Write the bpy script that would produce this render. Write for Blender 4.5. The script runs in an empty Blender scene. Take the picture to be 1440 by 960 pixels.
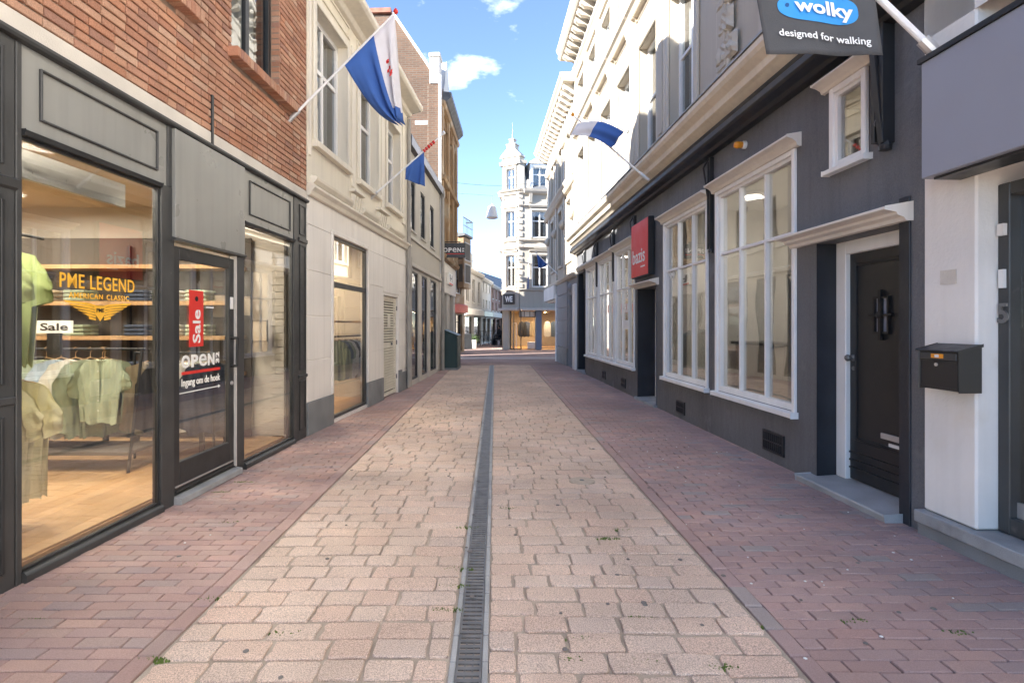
import bpy, bmesh, math, random
from mathutils import Vector, Matrix
random.seed(7)
R = random.Random(11)
rad = math.radians
sc = bpy.context.scene
col = sc.collection

# ------------------------------------------------------------------ camera
cam_d = bpy.data.cameras.new('camera')
cam = bpy.data.objects.new('camera', cam_d); col.objects.link(cam)
cam.location = (0, 0, 1.4); cam.rotation_euler = (rad(90), 0, 0)
cam_d.sensor_width = 36; cam_d.lens = 36 * 770 / 1440
cam_d.shift_x = 24 / 1440; cam_d.shift_y = -23 / 1440
cam_d.clip_start = 0.05; cam_d.clip_end = 2000
sc.camera = cam

# ------------------------------------------------------------------ sky, sun, exposure
SUN_AZ, SUN_EL = rad(242), rad(29)          # azimuth clockwise from +Y
to_sun = Vector((math.sin(SUN_AZ) * math.cos(SUN_EL), math.cos(SUN_AZ) * math.cos(SUN_EL), math.sin(SUN_EL)))
world = bpy.data.worlds.new('World'); sc.world = world; world.use_nodes = True
wn = world.node_tree; wn.nodes.clear()
def wnode(t, **k):
    n = wn.nodes.new(t)
    for a, b in k.items(): setattr(n, a, b)
    return n
sky = wnode('ShaderNodeTexSky', sky_type='NISHITA', sun_disc=False)
sky.sun_elevation = SUN_EL; sky.sun_rotation = SUN_AZ
sky.air_density = 0.62; sky.dust_density = 0.0; sky.ozone_density = 1.5; sky.altitude = 200
tcw = wnode('ShaderNodeTexCoord')
mapw = wnode('ShaderNodeMapping'); mapw.inputs['Scale'].default_value = (1, 1, 2.2)
nz = wnode('ShaderNodeTexNoise'); nz.inputs['Scale'].default_value = 4.2; nz.inputs['Detail'].default_value = 9; nz.inputs['Roughness'].default_value = .58
mapw.inputs['Location'].default_value = (0.37, 0.1, 0.62)
rampw = wnode('ShaderNodeValToRGB')
rampw.color_ramp.elements[0].position = .575; rampw.color_ramp.elements[0].color = (0, 0, 0, 1)
rampw.color_ramp.elements[1].position = .80; rampw.color_ramp.elements[1].color = (.7, .7, .7, 1)
mixw = wnode('ShaderNodeMix', data_type='RGBA')
mixw.inputs[7].default_value = (10.5, 10.8, 11.3, 1)
bgw = wnode('ShaderNodeBackground'); bgw.inputs['Strength'].default_value = 0.057
outw = wnode('ShaderNodeOutputWorld')
wn.links.new(tcw.outputs['Generated'], mapw.inputs[0]); wn.links.new(mapw.outputs[0], nz.inputs['Vector'])
wn.links.new(nz.outputs[0], rampw.inputs[0]); wn.links.new(rampw.outputs[0], mixw.inputs[0])
wn.links.new(sky.outputs[0], mixw.inputs[6]); wn.links.new(mixw.outputs[2], bgw.inputs[0])
wn.links.new(bgw.outputs[0], outw.inputs[0])
sun_d = bpy.data.lights.new('sun', 'SUN'); sun_d.energy = 2.3; sun_d.angle = rad(0.5); sun_d.color = (1, .95, .87)
sun = bpy.data.objects.new('sun', sun_d); col.objects.link(sun)
sun.rotation_euler = to_sun.to_track_quat('Z', 'Y').to_euler()
sun.location = to_sun * 60
sc.view_settings.view_transform = 'Standard'; sc.view_settings.look = 'None'
sc.view_settings.exposure = 3.22; sc.view_settings.gamma = 1; sc.view_settings.use_curve_mapping = False
sc.render.engine = 'CYCLES'
sc.cycles.use_denoising = True
sc.cycles.max_bounces = 9; sc.cycles.diffuse_bounces = 5; sc.cycles.glossy_bounces = 4; sc.cycles.transparent_max_bounces = 24
sc.cycles.caustics_reflective = False; sc.cycles.caustics_refractive = False
sc.cycles.sample_clamp_indirect = 6

# ------------------------------------------------------------------ materials
MATS = {}
def M(name, c, rough=.7, var=.12, scale=1.5, bump=.0, bscale=60, metal=0, rnd=None, spec=.4, coat=0,
      streak=0, fleck=0, fscale=300, blotch=None, bcol=None, bcut=.6):
    """procedural paint / stone / wood: two noise octaves on the colour, optional random tint per piece, relief"""
    if name in MATS: return MATS[name]
    m = bpy.data.materials.new(name); m.use_nodes = True
    t = m.node_tree; N = t.nodes; L = t.links
    b = N['Principled BSDF']
    b.inputs['Roughness'].default_value = rough; b.inputs['Metallic'].default_value = metal
    b.inputs['Specular IOR Level'].default_value = spec; b.inputs['Coat Weight'].default_value = coat
    geo = N.new('ShaderNodeNewGeometry')
    def noise(s, d=5, sx=(1, 1, 1)):
        mp = N.new('ShaderNodeMapping'); mp.inputs['Scale'].default_value = sx
        n = N.new('ShaderNodeTexNoise'); n.inputs['Scale'].default_value = s; n.inputs['Detail'].default_value = d
        L.new(geo.outputs['Position'], mp.inputs[0]); L.new(mp.outputs[0], n.inputs['Vector'])
        return n.outputs[0]
    def mix(kind, fac, a, bb):
        x = N.new('ShaderNodeMix'); x.data_type = 'RGBA'; x.blend_type = kind
        for s, v in ((0, fac), (6, a), (7, bb)):
            if hasattr(v, 'links'): L.new(v, x.inputs[s])
            else: x.inputs[s].default_value = v if s == 0 else (*v[:3], 1)
        return x.outputs[2]
    def ramp(v, p0, p1, c0=0., c1=1.):
        r = N.new('ShaderNodeMapRange'); r.clamp = True
        r.inputs[1].default_value = p0; r.inputs[2].default_value = p1; r.inputs[3].default_value = c0; r.inputs[4].default_value = c1
        L.new(v, r.inputs[0]); return r.outputs[0]
    base = c
    if rnd:
        oi = N.new('ShaderNodeObjectInfo')
        ad = N.new('ShaderNodeMath'); ad.operation = 'ADD'
        L.new(oi.outputs['Random'], ad.inputs[0]); L.new(geo.outputs['Random Per Island'], ad.inputs[1])
        fr = N.new('ShaderNodeMath'); fr.operation = 'FRACT'; L.new(ad.outputs[0], fr.inputs[0])
        cr = N.new('ShaderNodeValToRGB'); cr.color_ramp.interpolation = 'CONSTANT'
        E = cr.color_ramp.elements
        pal = rnd
        E[0].position = 0; E[0].color = (*pal[0], 1); E[1].position = 1 / len(pal); E[1].color = (*pal[1 % len(pal)], 1)
        for i in range(2, len(pal)):
            e = E.new(i / len(pal)); e.color = (*pal[i], 1)
        L.new(fr.outputs[0], cr.inputs[0]); base = cr.outputs[0]
    n1 = ramp(noise(scale, 6), .3, .7, 1 - var, 1 + var)
    gr = N.new('ShaderNodeCombineColor'); 
    for i in range(3): L.new(n1, gr.inputs[i])
    cc = mix('MULTIPLY', 1.0, base, gr.outputs[0])
    if fleck:
        f = ramp(noise(fscale, 2), .35, .65, 1 - fleck, 1 + fleck)
        g2 = N.new('ShaderNodeCombineColor')
        for i in range(3): L.new(f, g2.inputs[i])
        cc = mix('MULTIPLY', 1.0, cc, g2.outputs[0])
    if streak:
        s = ramp(noise(2.2, 6, (6, 6, .35)), .45, .75, 1, 1 - streak)
        g3 = N.new('ShaderNodeCombineColor')
        for i in range(3): L.new(s, g3.inputs[i])
        cc = mix('MULTIPLY', 1.0, cc, g3.outputs[0])
    if blotch:
        cc = mix('MIX', ramp(noise(blotch, 7), bcut, bcut + .08), cc, bcol)
    L.new(cc, b.inputs['Base Color'])
    rr = ramp(noise(scale * 4, 4), .3, .7, max(0, rough - .08), min(1, rough + .08)); L.new(rr, b.inputs['Roughness'])
    if bump:
        bp = N.new('ShaderNodeBump'); bp.inputs['Strength'].default_value = bump; bp.inputs['Distance'].default_value = .01
        L.new(noise(bscale, 5), bp.inputs['Height']); L.new(bp.outputs[0], b.inputs['Normal'])
    MATS[name] = m; return m
def glass(name, tint=(.9, .93, .92), r0=.045, wob=0.0, wscale=3):
    m = bpy.data.materials.new(name); m.use_nodes = True; t = m.node_tree; N = t.nodes; L = t.links; N.clear()
    o = N.new('ShaderNodeOutputMaterial'); mx = N.new('ShaderNodeMixShader')
    tr = N.new('ShaderNodeBsdfTransparent'); tr.inputs[0].default_value = (*tint, 1)
    gl = N.new('ShaderNodeBsdfGlossy'); gl.inputs['Roughness'].default_value = 0.0
    lw = N.new('ShaderNodeLayerWeight'); lw.inputs[0].default_value = .5
    pw = N.new('ShaderNodeMath'); pw.operation = 'POWER'; pw.inputs[1].default_value = 4.0
    mu = N.new('ShaderNodeMath'); mu.operation = 'MULTIPLY_ADD'; mu.inputs[1].default_value = .9; mu.inputs[2].default_value = r0
    L.new(lw.outputs['Facing'], pw.inputs[0]); L.new(pw.outputs[0], mu.inputs[0]); L.new(mu.outputs[0], mx.inputs[0])
    if wob:
        g = N.new('ShaderNodeNewGeometry'); n = N.new('ShaderNodeTexNoise'); n.inputs['Scale'].default_value = wscale; n.inputs['Detail'].default_value = 1
        bp = N.new('ShaderNodeBump'); bp.inputs['Strength'].default_value = wob; bp.inputs['Distance'].default_value = .02
        L.new(g.outputs['Position'], n.inputs['Vector']); L.new(n.outputs[0], bp.inputs['Height']); L.new(bp.outputs[0], gl.inputs['Normal'])
    L.new(tr.outputs[0], mx.inputs[1]); L.new(gl.outputs[0], mx.inputs[2]); L.new(mx.outputs[0], o.inputs[0])
    return m
def emit(name, c, s):
    m = bpy.data.materials.new(name); m.use_nodes = True; b = m.node_tree.nodes['Principled BSDF']
    b.inputs['Base Color'].default_value = (*c, 1); b.inputs['Emission Color'].default_value = (*c, 1); b.inputs['Emission Strength'].default_value = s
    return m
def brickmat(name, c1, c2, mortar, bw, bh, axis='wall', ms=.012, bump=.4, rough=.85, offset=.5):
    """small far-off bricks or pavers, world-space brick texture"""
    m = bpy.data.materials.new(name); m.use_nodes = True; t = m.node_tree; N = t.nodes; L = t.links; b = N['Principled BSDF']
    g = N.new('ShaderNodeNewGeometry'); s = N.new('ShaderNodeSeparateXYZ'); L.new(g.outputs['Position'], s.inputs[0])
    cb = N.new('ShaderNodeCombineXYZ')
    if axis == 'wall':
        ad = N.new('ShaderNodeMath'); ad.operation = 'ADD'; L.new(s.outputs[0], ad.inputs[0]); L.new(s.outputs[1], ad.inputs[1])
        L.new(ad.outputs[0], cb.inputs[0]); L.new(s.outputs[2], cb.inputs[1])
    else:
        L.new(s.outputs[0], cb.inputs[0]); L.new(s.outputs[1], cb.inputs[1])
    br = N.new('ShaderNodeTexBrick'); br.offset = offset
    br.inputs['Scale'].default_value = 1; br.inputs['Brick Width'].default_value = bw; br.inputs['Row Height'].default_value = bh
    br.inputs['Mortar Size'].default_value = ms; br.inputs['Mortar Smooth'].default_value = .2; br.inputs['Bias'].default_value = 0
    br.inputs['Color1'].default_value = (*c1, 1); br.inputs['Color2'].default_value = (*c2, 1); br.inputs['Mortar'].default_value = (*mortar, 1)
    L.new(cb.outputs[0], br.inputs[0])
    n = N.new('ShaderNodeTexNoise'); n.inputs['Scale'].default_value = .8; n.inputs['Detail'].default_value = 7; L.new(g.outputs['Position'], n.inputs['Vector'])
    mr = N.new('ShaderNodeMapRange'); mr.inputs[1].default_value = .3; mr.inputs[2].default_value = .7; mr.inputs[3].default_value = .75; mr.inputs[4].default_value = 1.25
    L.new(n.outputs[0], mr.inputs[0]); cm = N.new('ShaderNodeMix'); cm.data_type = 'RGBA'; cm.blend_type = 'MULTIPLY'; cm.inputs[0].default_value = 1
    cc = N.new('ShaderNodeCombineColor')
    for i in range(3): L.new(mr.outputs[0], cc.inputs[i])
    L.new(br.outputs[0], cm.inputs[6]); L.new(cc.outputs[0], cm.inputs[7]); L.new(cm.outputs[2], b.inputs['Base Color'])
    b.inputs['Roughness'].default_value = rough
    bp = N.new('ShaderNodeBump'); bp.inputs['Strength'].default_value = bump; bp.inputs['Distance'].default_value = .01; bp.invert = True
    L.new(br.outputs['Fac'], bp.inputs['Height']); L.new(bp.outputs[0], b.inputs['Normal'])
    return m

COB = [tuple(min(.66, c * 1.2) for c in (q[0] * .55 + .226, q[1] * .55 + .176, q[2] * .55 + .145)) for q in [(.50, .375, .295), (.475, .375, .305), (.53, .40, .32), (.49, .35, .275), (.52, .415, .34), (.46, .36, .29), (.51, .385, .30), (.485, .39, .33), (.50, .365, .285)]]
PAV = [(q[0]*1.15+.07, q[1]*1.3+.07, q[2]*1.3+.075) for q in [(.285, .150, .122), (.305, .165, .135), (.26, .14, .118), (.29, .17, .142), (.32, .165, .128), (.27, .15, .13), (.285, .16, .135), (.24, .145, .132), (.31, .175, .145), (.26, .155, .13), (.33, .18, .14), (.275, .145, .12), (.29, .155, .125), (.30, .17, .14), (.28, .16, .13), (.26, .165, .145)]]
PAVR = [(q[0]*1.2+.075, q[1]*1.3+.085, q[2]*1.22+.08) for q in [(.265, .138, .132), (.285, .15, .145), (.245, .13, .128), (.275, .155, .15), (.30, .15, .138), (.255, .14, .14), (.265, .145, .142), (.225, .135, .14), (.29, .16, .152), (.25, .14, .135), (.31, .165, .15), (.26, .135, .13), (.28, .15, .14), (.27, .145, .14), (.29, .155, .145), (.265, .15, .15), (.225, .16, .162)]]
BRK = [tuple(min(.62, c * 1.0) for c in (q[0] * .95, q[1] + .022, q[2] + .028)) for q in [(.46, .205, .115), (.50, .235, .135), (.42, .18, .10), (.48, .22, .13), (.53, .27, .165), (.44, .20, .12), (.40, .165, .09), (.50, .25, .15), (.46, .19, .10), (.52, .29, .19), (.36, .16, .10)]]
m_cob = M('granite_cobble', (.4, .3, .25), .8, .2, .9, .6, 80, rnd=COB, fleck=.32, fscale=200, spec=.3)
m_joint = M('sandy_joint', (.40, .335, .27), .95, .25, 3, .5, 120, fleck=.2, blotch=1.1, bcol=(.27, .215, .17), bcut=.62)
m_pav = M('clay_paver', (.25, .14, .12), .78, .2, .8, .25, 110, rnd=PAV, fleck=.12, fscale=220, spec=.35)
m_pavr = M('purple_clay_paver', (.25, .14, .13), .74, .2, .8, .25, 110, rnd=PAVR, fleck=.12, fscale=220, spec=.4)
m_pjoint = M('dark_joint', (.12, .095, .08), .95, .3, 4, .4, 150)
m_brick = M('orange_brick', (.4, .2, .12), .85, .14, 3, .5, 70, rnd=BRK, fleck=.16, fscale=160, blotch=1.7, bcol=(.55, .36, .26), bcut=.63)
m_mortar = M('brick_mortar', (.30, .22, .165), .95, .2, 4, .5, 130)
m_black = M('black_paint', (.030, .031, .032), .38, .25, 4, .08, 30, streak=.1, blotch=9, bcol=(.07, .068, .062), bcut=.68)
m_frame = M('charcoal_paint', (.052, .053, .053), .4, .2, 4, .06, 40, blotch=8, bcol=(.10, .098, .09), bcut=.68)
m_panel = M('grey_green_panel', (.265, .265, .245), .34, .10, 1.2, .03, 12, streak=.12)
m_lintel = M('rendered_band', (.68, .63, .55), .9, .1, 3, .4, 120)
m_beige = M('beige_stucco', (.76, .705, .59), .75, .07, .8, .15, 60, streak=.08)
m_beiget = M('beige_trim', (.77, .715, .605), .6, .06, 2, .05, 40, streak=.1)
m_stone = M('white_stone_block', (.82, .785, .73), .6, .06, 1.3, .1, 90, streak=.08)
m_blue = M('bluestone', (.22, .23, .235), .6, .2, 3, .25, 60, fleck=.1)
m_bluel = M('worn_bluestone', (.36, .365, .365), .6, .2, 4, .3, 60, fleck=.12, blotch=2, bcol=(.25, .25, .25), bcut=.6)
m_white = M('white_paint', (.86, .855, .84), .42, .05, 3, .04, 50, streak=.06)
m_cream = M('cream_stucco', (.49, .44, .365), .75, .06, 1.0, .15, 50, streak=.08)
m_creamt = M('cream_trim', (.54, .485, .405), .6, .06, 2, .08, 40, streak=.06)
m_offw = M('off_white_trim', (.76, .72, .655), .5, .06, 2, .05, 40, streak=.08)
m_corn = M('stone_cornice', (.72, .66, .56), .7, .1, 1.5, .15, 50, streak=.12)
m_dark = M('dark_grey_stucco', (.128, .132, .142), .62, .2, 1.2, .8, 18, fleck=.10, fscale=90, streak=.16, blotch=4, bcol=(.155, .158, .168), bcut=.6)
m_darkw = M('blue_black_paint', (.022, .025, .032), .42, .25, 3, .25, 30, blotch=16, bcol=(.10, .10, .10), bcut=.74)
m_doorp = M('black_door_paint', (.024, .025, .027), .36, .08, 2, 0)
m_grey = M('grey_stucco', (.46, .435, .39), .8, .06, 1, .3, 110)
m_greyt = M('grey_trim', (.54, .51, .465), .7, .07, 2, .1, 60)
m_zinc = M('zinc', (.35, .35, .35), .42, .2, 3, .05, 40, metal=.6)
m_pipe = M('grey_pipe', (.33, .31, .28), .5, .15, 3)
m_signg = M('blue_grey_sheet', (.29, .305, .365), .38, .06, 1.2, .03, 200)
m_plast = M('old_white_plaster', (.82, .79, .74), .85, .08, 1.5, .3, 40, streak=.05, blotch=2.2, bcol=(.77, .73, .66), bcut=.6)
m_wood = M('oak_parquet', (.46, .27, .115), .38, .18, 5, .05, 40)
m_plank = M('oak_floor_board', (.5, .3, .14), .42, .12, 3, .05, 60, rnd=[(.42, .26, .125), (.40, .24, .11), (.44, .275, .135), (.41, .25, .12), (.38, .23, .105)], fleck=.08, fscale=60)
m_shelf = M('light_wood_shelf', (.40, .24, .11), .5, .2, 6)
m_ply = M('taupe_wall', (.33, .27, .20), .8, .1, 2)
m_inw = M('interior_beige', (.54, .49, .42), .85, .06, 1)
m_inc = M('interior_ceiling', (.55, .48, .38), .9, .06, 1)
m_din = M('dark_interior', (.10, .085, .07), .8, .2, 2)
m_curt = M('white_curtain', (.74, .71, .65), .9, .06, 4)
m_slate = M('slate_roof', (.13, .135, .145), .6, .25, 5, .5, 20)
m_tile = M('red_roof_tile', (.30, .13, .09), .8, .25, 6, .5, 20)
m_green = M('dark_green_metal', (.022, .05, .052), .45, .15, 2, .05, 60)
m_red = M('sign_red', (.50, .035, .03), .35, .05, 2)
m_wtxt = M('white_letters', (.82, .82, .80), .5, .02, 2)
m_yel = M('yellow_letters', (.85, .46, .045), .5, .04, 3)
m_redt = M('red_vinyl', (.68, .04, .03), .45, .03, 2)
m_blk = M('black_vinyl', (.015, .015, .015), .5, .05, 2)
m_fblue = M('flag_blue', (.05, .13, .40), .85, .08, 5, .2, 300)
m_fwhite = M('flag_white', (.68, .66, .68), .85, .06, 5, .2, 300)
m_fgrey = M('flag_grey_cloth', (.085, .086, .09), .9, .12, 5, .4, 260)
m_oran = M('orange_plastic', (.85, .33, .03), .3, .05, 3)
m_iron = M('cast_iron', (.20, .195, .19), .48, .2, 12, .2, 80, metal=.55)
m_steel = M('pale_steel', (.62, .62, .62), .35, .1, 4, metal=.7)
m_brownb = brickmat('brown_brick', (.155, .083, .05), (.11, .06, .038), (.135, .105, .08), .22, .066)
m_ochre = M('ochre_stone', (.36, .24, .135), .8, .18, 1.2, .3, 40, streak=.2, blotch=1.2, bcol=(.44, .36, .26), bcut=.52)
m_redb = brickmat('far_red_brick', (.28, .13, .10), (.33, .17, .13), (.35, .28, .23), .22, .07)
m_cross = brickmat('cross_street_paver', (.30, .19, .165), (.36, .24, .205), (.16, .13, .11), .2, .1, 'floor', .008)
m_band = brickmat('pale_paver_band', (.46, .38, .33), (.52, .43, .37), (.22, .18, .15), .2, .1, 'floor', .008)
m_ground = M('ground_asphalt', (.20, .18, .165), .9, .2, 1, .3, 60)
g_shop = glass('shop_glass', (.93, .93, .91), .16)
g_old = glass('sash_glass', (.75, .78, .80), .12, .25, 2.2)
g_right = glass('white_window_glass', (.9, .9, .88), .32, .14, 1.6)
m_pers = M('dark_jacket', (.03, .03, .04), .9, .2, 20)
m_skin = M('skin', (.5, .3, .22), .6, .05, 10)
m_moss = M('moss', (.11, .16, .035), .95, .4, 30, .6, 200)

# ------------------------------------------------------------------ geometry helpers
def setp(o, label=None, cat=None, group=None, kind=None):
    for k, v in (('label', label), ('category', cat), ('group', group), ('kind', kind)):
        if v: o[k] = v
    return o
class MB:
    """collects solids in facade coordinates (u along the wall, o outwards to the street, z up)"""
    def __init__(s, m=1): s.v = []; s.f = []; s.m = m
    def add(s, vs, fs):
        n = len(s.v); s.v += [tuple(p) for p in vs]; s.f += [tuple(i + n for i in f) for f in fs]; return s
    def box(s, u0, u1, o0, o1, z0, z1):
        if u0 > u1: u0, u1 = u1, u0
        if o0 > o1: o0, o1 = o1, o0
        if z0 > z1: z0, z1 = z1, z0
        return s.add([(u0, o0, z0), (u1, o0, z0), (u1, o1, z0), (u0, o1, z0), (u0, o0, z1), (u1, o0, z1), (u1, o1, z1), (u0, o1, z1)],
                     [(3, 2, 1, 0), (4, 5, 6, 7), (0, 1, 5, 4), (1, 2, 6, 5), (2, 3, 7, 6), (3, 0, 4, 7)])
    def frame(s, u0, u1, o0, o1, z0, z1, w, wb=None, wt=None):
        wb = w if wb is None else wb; wt = w if wt is None else wt
        s.box(u0, u0 + w, o0, o1, z0, z1); s.box(u1 - w, u1, o0, o1, z0, z1)
        if wb: s.box(u0 + w, u1 - w, o0, o1, z0, z0 + wb)
        if wt: s.box(u0 + w, u1 - w, o0, o1, z1 - wt, z1)
        return s
    def prof(s, u0, u1, pts):
        """profile [(o,z)] swept along u; points counter-clockwise seen from +u"""
        a = sum(p[0] * q[1] - q[0] * p[1] for p, q in zip(pts, pts[1:] + pts[:1]))
        if a < 0: pts = pts[::-1]
        n = len(pts)
        vs = [(u0, o, z) for o, z in pts] + [(u1, o, z) for o, z in pts]
        fs = [(i, (i + 1) % n, n + (i + 1) % n, n + i)[::-1] for i in range(n)] + [tuple(range(n))[::-1], tuple(range(n, 2 * n))]
        return s.add(vs, fs)
    def poly(s, pts, o0, o1):
        """outline [(u,z)] given thickness o0..o1"""
        a = sum(p[0] * q[1] - q[0] * p[1] for p, q in zip(pts, pts[1:] + pts[:1]))
        if a > 0: pts = pts[::-1]
        n = len(pts)
        vs = [(u, o0, z) for u, z in pts] + [(u, o1, z) for u, z in pts]
        fs = [(i, (i + 1) % n, n + (i + 1) % n, n + i)[::-1] for i in range(n)] + [tuple(range(n))[::-1], tuple(range(n, 2 * n))]
        return s.add(vs, fs)
    def tube(s, p0, p1, r0, r1=None, n=10, cap=True):
        r1 = r0 if r1 is None else r1
        a = Vector(p0); b = Vector(p1); d = (b - a).normalized()
        x = d.orthogonal().normalized(); y = d.cross(x)
        vs = []
        for c, r in ((a, r0), (b, r1)):
            for i in range(n):
                t = 2 * math.pi * i / n; vs.append(c + x * r * math.cos(t) + y * r * math.sin(t))
        fs = [(i, (i + 1) % n, n + (i + 1) % n, n + i) for i in range(n)]
        if cap: fs += [tuple(range(n))[::-1], tuple(range(n, 2 * n))]
        return s.add(vs, fs)
    def path(s, pts, r, n=8):
        for a, b in zip(pts, pts[1:]): s.tube(a, b, r, r, n)
        return s
    def lathe(s, c, prof, axis='z', n=14):
        """prof [(r,h)]; solid of revolution about an axis through c"""
        vs = []; k = len(prof)
        for r, h in prof:
            for i in range(n):
                t = 2 * math.pi * i / n; a, b = r * math.cos(t), r * math.sin(t)
                p = {'z': (a, b, h), 'o': (b, h, a), 'u': (h, a, b)}[axis]
                vs.append((c[0] + p[0], c[1] + p[1], c[2] + p[2]))
        fs = [(j * n + i, j * n + (i + 1) % n, (j + 1) * n + (i + 1) % n, (j + 1) * n + i) for j in range(k - 1) for i in range(n)]
        fs += [tuple(range(n))[::-1], tuple(range((k - 1) * n, k * n))]
        return s.add(vs, fs)
    def grid(s, fn, nu, nv):
        vs = [fn(i / nu, j / nv) for j in range(nv + 1) for i in range(nu + 1)]
        return s.add(vs, [(j * (nu + 1) + i, j * (nu + 1) + i + 1, (j + 1) * (nu + 1) + i + 1, (j + 1) * (nu + 1) + i) for j in range(nv) for i in range(nu)])
    def mesh(s, name, mat=None, bevel=0, smooth=False, seg=1):
        me = bpy.data.meshes.new(name)
        if s.m == 1: me.from_pydata(s.v, [], s.f)
        else: me.from_pydata([(a, -b, c) for a, b, c in s.v], [], [f[::-1] for f in s.f])
        if bevel:
            bm = bmesh.new(); bm.from_mesh(me)
            bmesh.ops.bevel(bm, geom=[e for e in bm.edges if len(e.link_faces) == 2 and e.calc_face_angle(0) > .5], offset=bevel, segments=seg, affect='EDGES', clamp_overlap=True)
            bm.to_mesh(me); bm.free()
        if mat:
            for q in (mat if isinstance(mat, (list, tuple)) else [mat]): me.materials.append(q)
        if smooth:
            for p in me.polygons: p.use_smooth = True
        me.update(); return me
    def build(s, name, mat, parent=None, bevel=0, smooth=False, label=None, kind=None):
        return link(name, s.mesh(name, mat, bevel, smooth), parent, label, kind)
def link(name, me, parent=None, label=None, kind=None):
    o = bpy.data.objects.new(name, me); col.objects.link(o)
    if parent: o.parent = parent
    return setp(o, label, kind=kind)
def empty(name, loc=(0, 0, 0), rz=0, label=None, cat=None, group=None, kind=None):
    o = bpy.data.objects.new(name, None); col.objects.link(o); o.location = loc; o.rotation_euler = (0, 0, rz); o.empty_display_size = .3
    return setp(o, label, cat, group, kind)
class Frame:
    """a facade line: origin on the ground, heading away from the camera; side +1 faces +X (left row), -1 faces -X"""
    def __init__(s, ox, oy, slope, side):
        s.loc = (ox, oy, 0); s.rz = math.atan2(1, slope); s.m = -1 if side > 0 else 1
    def mb(s): return MB(s.m)
    def empty(s, name, **k): return empty(name, s.loc, s.rz, **k)
    def world(s, u, o, z):
        c, n = math.cos(s.rz), math.sin(s.rz); y = o * s.m
        return Vector((s.loc[0] + c * u - n * y, s.loc[1] + n * u + c * y, z))

# lettering: made once, before the scene fills up
TEXT = {}
def text_raw(body, bold=0.0, spacing=1.0):
    k = (body, bold, spacing)
    if k in TEXT: return TEXT[k]
    cu = bpy.data.curves.new('t', 'FONT'); cu.body = body; cu.size = 1; cu.offset = bold; cu.space_character = spacing; cu.resolution_u = 3
    o = bpy.data.objects.new('t', cu); col.objects.link(o)
    bpy.context.view_layer.update()
    me = bpy.data.meshes.new_from_object(o.evaluated_get(bpy.context.evaluated_depsgraph_get()))
    v = [tuple(p.co) for p in me.vertices]; f = [tuple(p.vertices) for p in me.polygons]
    bpy.data.objects.remove(o); bpy.data.curves.remove(cu); bpy.data.meshes.remove(me)
    x0 = min(p[0] for p in v); x1 = max(p[0] for p in v); y0 = min(p[1] for p in v); y1 = max(p[1] for p in v)
    TEXT[k] = ([((p[0] - x0) / (x1 - x0), (p[1] - y0) / (y1 - y0)) for p in v], f); return TEXT[k]
def text_on(F, body, u0, u1, z0, z1, out, name, mat, parent, bold=.0, spacing=1.0, thick=.003, label=None, turn=False, fn=None):
    """flat lettering filling u0..u1 (reading left to right seen from the street), z0..z1"""
    v, f = text_raw(body, bold, spacing)
    mb = F.mb() if F else MB()
    rev = (F.m == 1) if F else False            # right-hand row reads towards the camera
    def P(x, y, o):
        if fn: return fn(x, y, o)
        if turn: x, y = 1 - y, x
        u = (u1 + (u0 - u1) * x) if rev else (u0 + (u1 - u0) * x)
        return (u, out + o, z0 + (z1 - z0) * y)
    n = len(v)
    mb.add([P(x, y, thick) for x, y in v], [q if (rev or fn) else q[::-1] for q in f])
    mb.add([P(x, y, 0) for x, y in v], [q[::-1] if (rev or fn) else q for q in f])
    ed = {}
    for q in f:
        for a, b in zip(q, q[1:] + q[:1]):
            ed[(a, b)] = 1
    for (a, b) in ed:
        if (b, a) not in ed: mb.f.append((a, b, n + b, n + a)[::-1] if rev else (a, b, n + b, n + a))
    return mb.build(name, mat, parent, label=label)

def wall(F, parent, u0, u1, z0, z1, holes, mat, out=0.0, name='wall', back=None, label=None):
    """front sheet with real openings and reveals: holes (u0,u1,z0,z1,depth)"""
    us = sorted({u0, u1, *[h[0] for h in holes], *[h[1] for h in holes]}); zs = sorted({z0, z1, *[h[2] for h in holes], *[h[3] for h in holes]})
    us = [u for u in us if u0 <= u <= u1]; zs = [z for z in zs if z0 <= z <= z1]
    mb = F.mb()
    for a, b in zip(us, us[1:]):
        for c, d in zip(zs, zs[1:]):
            mu, mz = (a + b) / 2, (c + d) / 2
            if any(h[0] < mu < h[1] and h[2] < mz < h[3] for h in holes): continue
            mb.add([(a, out, c), (b, out, c), (b, out, d), (a, out, d)], [(3, 2, 1, 0)])
    for h in holes:
        a, b, c, d, e = h; i = out - e
        mb.add([(a, out, c), (a, i, c), (a, i, d), (a, out, d)], [(3, 2, 1, 0)])
        mb.add([(b, out, c), (b, i, c), (b, i, d), (b, out, d)], [(0, 1, 2, 3)])
        mb.add([(a, out, d), (b, out, d), (b, i, d), (a, i, d)], [(3, 2, 1, 0)])
        if c > z0 + .001: mb.add([(a, out, c), (b, out, c), (b, i, c), (a, i, c)], [(0, 1, 2, 3)])
    return mb.build(name, mat, parent, label=label)
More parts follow.
